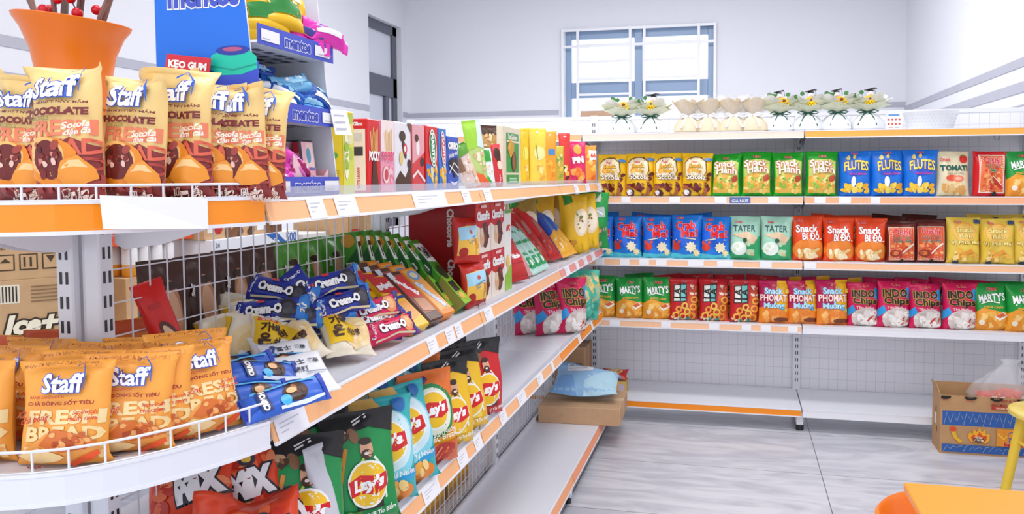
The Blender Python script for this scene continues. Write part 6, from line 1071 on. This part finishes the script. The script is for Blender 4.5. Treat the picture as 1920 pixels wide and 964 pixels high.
paint(m, art, lambda a, b, o_: (cx0+min(max(a, 0), W_), cy0-o_, min(b, ch_)), 9, 'kraft', .0004, .0002)
paint(m, [('R', .06, .14, .1, .2, '#E8E0D8'), ('R', .08, .21, .1, .24, '#4A3A34'), ('R', .1, .1, .12, .13, '#A84A3A')], lambda a, b, o_: (cx0-o_, cy1-a, b), 9, 'kraft', .0004)
m.build('body', t)
for nm, P in (('side_flap', [(cx0, cy0+.01, ch_), (cx0, cy1-.01, ch_), (cx0-.012, cy1-.01, ch_+.05), (cx0-.014, cy0+.04, ch_+.05)]), ):
    m = MB(); m.add(P+[(x+.004, y, z) for x, y, z in P], [(0, 1, 2, 3), (7, 6, 5, 4), (0, 4, 5, 1), (1, 5, 6, 2), (2, 6, 7, 3), (3, 7, 4, 0)], KR); m.build(nm, t)
for i, (x, y, z, rz, lab) in enumerate([(2.20, 3.545, .20, .3, 'orange red snack packet at the left in the open carton'), (2.27, 3.55, .215, -.4, 'orange red snack packet in the middle of the open carton'), (2.35, 3.545, .21, .6, 'orange red snack packet at the right in the open carton')]):
    put(pouch('ctpk', .14, .15, .05, '#E2511E', [('S', -.4, .1, .4, .9, 10, .12, ['#F4D8C0', '#D8301A', '#F0A040'], 5), ('P', [(-.3, .6), (.3, .8), (.3, .6)], '#F8E8D8')], seed=820, seal=.08), 'snack_packet', lab, 'snack packet', x, y, z-.02, rz, -.5, 0, .05, 'snack packets in the open carton')
m = MB()
def cb_(q, t_): return 1+.16*math.sin(q*5+t_*4)+.09*math.sin(q*11+t_*9)
m.lathe([(.115, 0), (.15, .05), (.13, .11), (.085, .16), (.05, .20), (.03, .225), (.045, .25)], 'clear:#F2F4F8', 44, sx=1.05, sy=.5, wob=cb_)
m.v = [(x+.35*max(0, z-.05)*.6, y, z) for x, y, z in m.v]
pb = link('plastic_bag', m.mesh('clearbag', True, 180)); pb.location = (2.24, 3.545, .272); tag(pb, 'crumpled clear plastic bag bulging out of the open carton', 'bag')
for i in range(2):
    m = MB(); m.box(2.17+.12*i, 3.5, .006, 2.26+.12*i, 3.6, .195, 'kraft:#B88E62', .002); tag(m.build('inner_box'), ['small brown inner box under the packets, left', 'small brown inner box under the packets, right'][i], 'box')
# yellow stool
t = thing('stool', 'round yellow stool with wood grain seat at the right edge', 'stool', (2.215, 2.76, 0))
YW = bpy.data.materials.new('yellow_wood'); YW.use_nodes = True; nt = YW.node_tree; b = nt.nodes['Principled BSDF']; b.inputs['Roughness'].default_value = .4
tc = nt.nodes.new('ShaderNodeTexCoord'); wv = nt.nodes.new('ShaderNodeTexWave'); wv.wave_type = 'RINGS'; wv.inputs['Scale'].default_value = 9; wv.inputs['Distortion'].default_value = 5; wv.inputs['Detail'].default_value = 2
rp = nt.nodes.new('ShaderNodeValToRGB'); rp.color_ramp.elements[0].color = lin('#E8CC5A'); rp.color_ramp.elements[1].color = lin('#F2DE86')
nt.links.new(tc.outputs['Object'], wv.inputs['Vector']); nt.links.new(wv.outputs['Fac'], rp.inputs[0]); nt.links.new(rp.outputs[0], b.inputs['Base Color'])
m = MB(); m.lathe([(0, .425), (.165, .425), (.175, .43), (.178, .442), (.175, .452), (.165, .456), (0, .456)], YW, 40); m.build('seat', t, True)
for k in range(4):
    q = PI/4+PI/2*k+.62; m = MB(); m.tube([(.19*math.cos(q), .19*math.sin(q), 0), (.115*math.cos(q), .115*math.sin(q), .428)], .021, 'plastic:#E6C43A', 14, r1=.023); m.build('leg', t, True)
m = MB(); m.tube([(.13*math.cos(2*PI*k/24), .13*math.sin(2*PI*k/24), .3) for k in range(24)], .008, 'plastic:#E6C43A', 8, True); m.build('ring_brace', t, True)
# orange table and the round orange chair under it
t = thing('table', 'orange square table corner at the bottom right of the picture', 'table', (0, 0, 0))
x0, x1, y0, y1 = 1.238, 1.93, .33, .975
m = MB(); m.box(x0, y0, .70, x1, y1, .722, 'plastic:#FF9A2A', .003); m.build('tabletop', t)
m = MB(); m.box(x0+.05, y0+.05, .64, x1-.05, y1-.05, .70, 'plastic:#F07A22', .004); m.build('apron', t)
for x in (x0+.06, x1-.06):
    for y in (y0+.06, y1-.06): m = MB(); m.box(x-.02, y-.02, 0, x+.02, y+.02, .65, 'plastic:#F07A22', .003); m.build('leg', t)
t = thing('chair', 'round orange tub chair tucked under the orange table', 'chair', (at(1645, 966, 'Z', .6).x+.215, at(1700, 924, 'Z', .6).y-.2, 0))
m = MB(); m.lathe([(0, .40), (.17, .40), (.19, .41), (.19, .43), (.17, .437), (0, .43)], 'plastic:#F2501A', 40); m.build('seat', t, True)
m = MB(); n = 36; V = []
for i in range(n+1):
    q = PI*.36+PI*1.2*i/n
    for r, z in ((.188, .42), (.205, .60), (.212, .612), (.222, .60), (.205, .41)): V.append((r*math.cos(q), r*math.sin(q), z))
m.add(V, [(i*5+j, i*5+(j+1) % 5, (i+1)*5+(j+1) % 5, (i+1)*5+j) for i in range(n) for j in range(5)]+[(4, 3, 2, 1, 0), tuple(n*5+j for j in range(5))], 'plastic:#FF8A1E'); m.build('tub_back', t, True)
for k in range(4):
    q = PI/4+PI/2*k; m = MB(); m.tube([(.15*math.cos(q), .15*math.sin(q), 0), (.12*math.cos(q), .12*math.sin(q), .403)], .013, 'plastic:#F07A22', 10); m.build('leg', t, True)
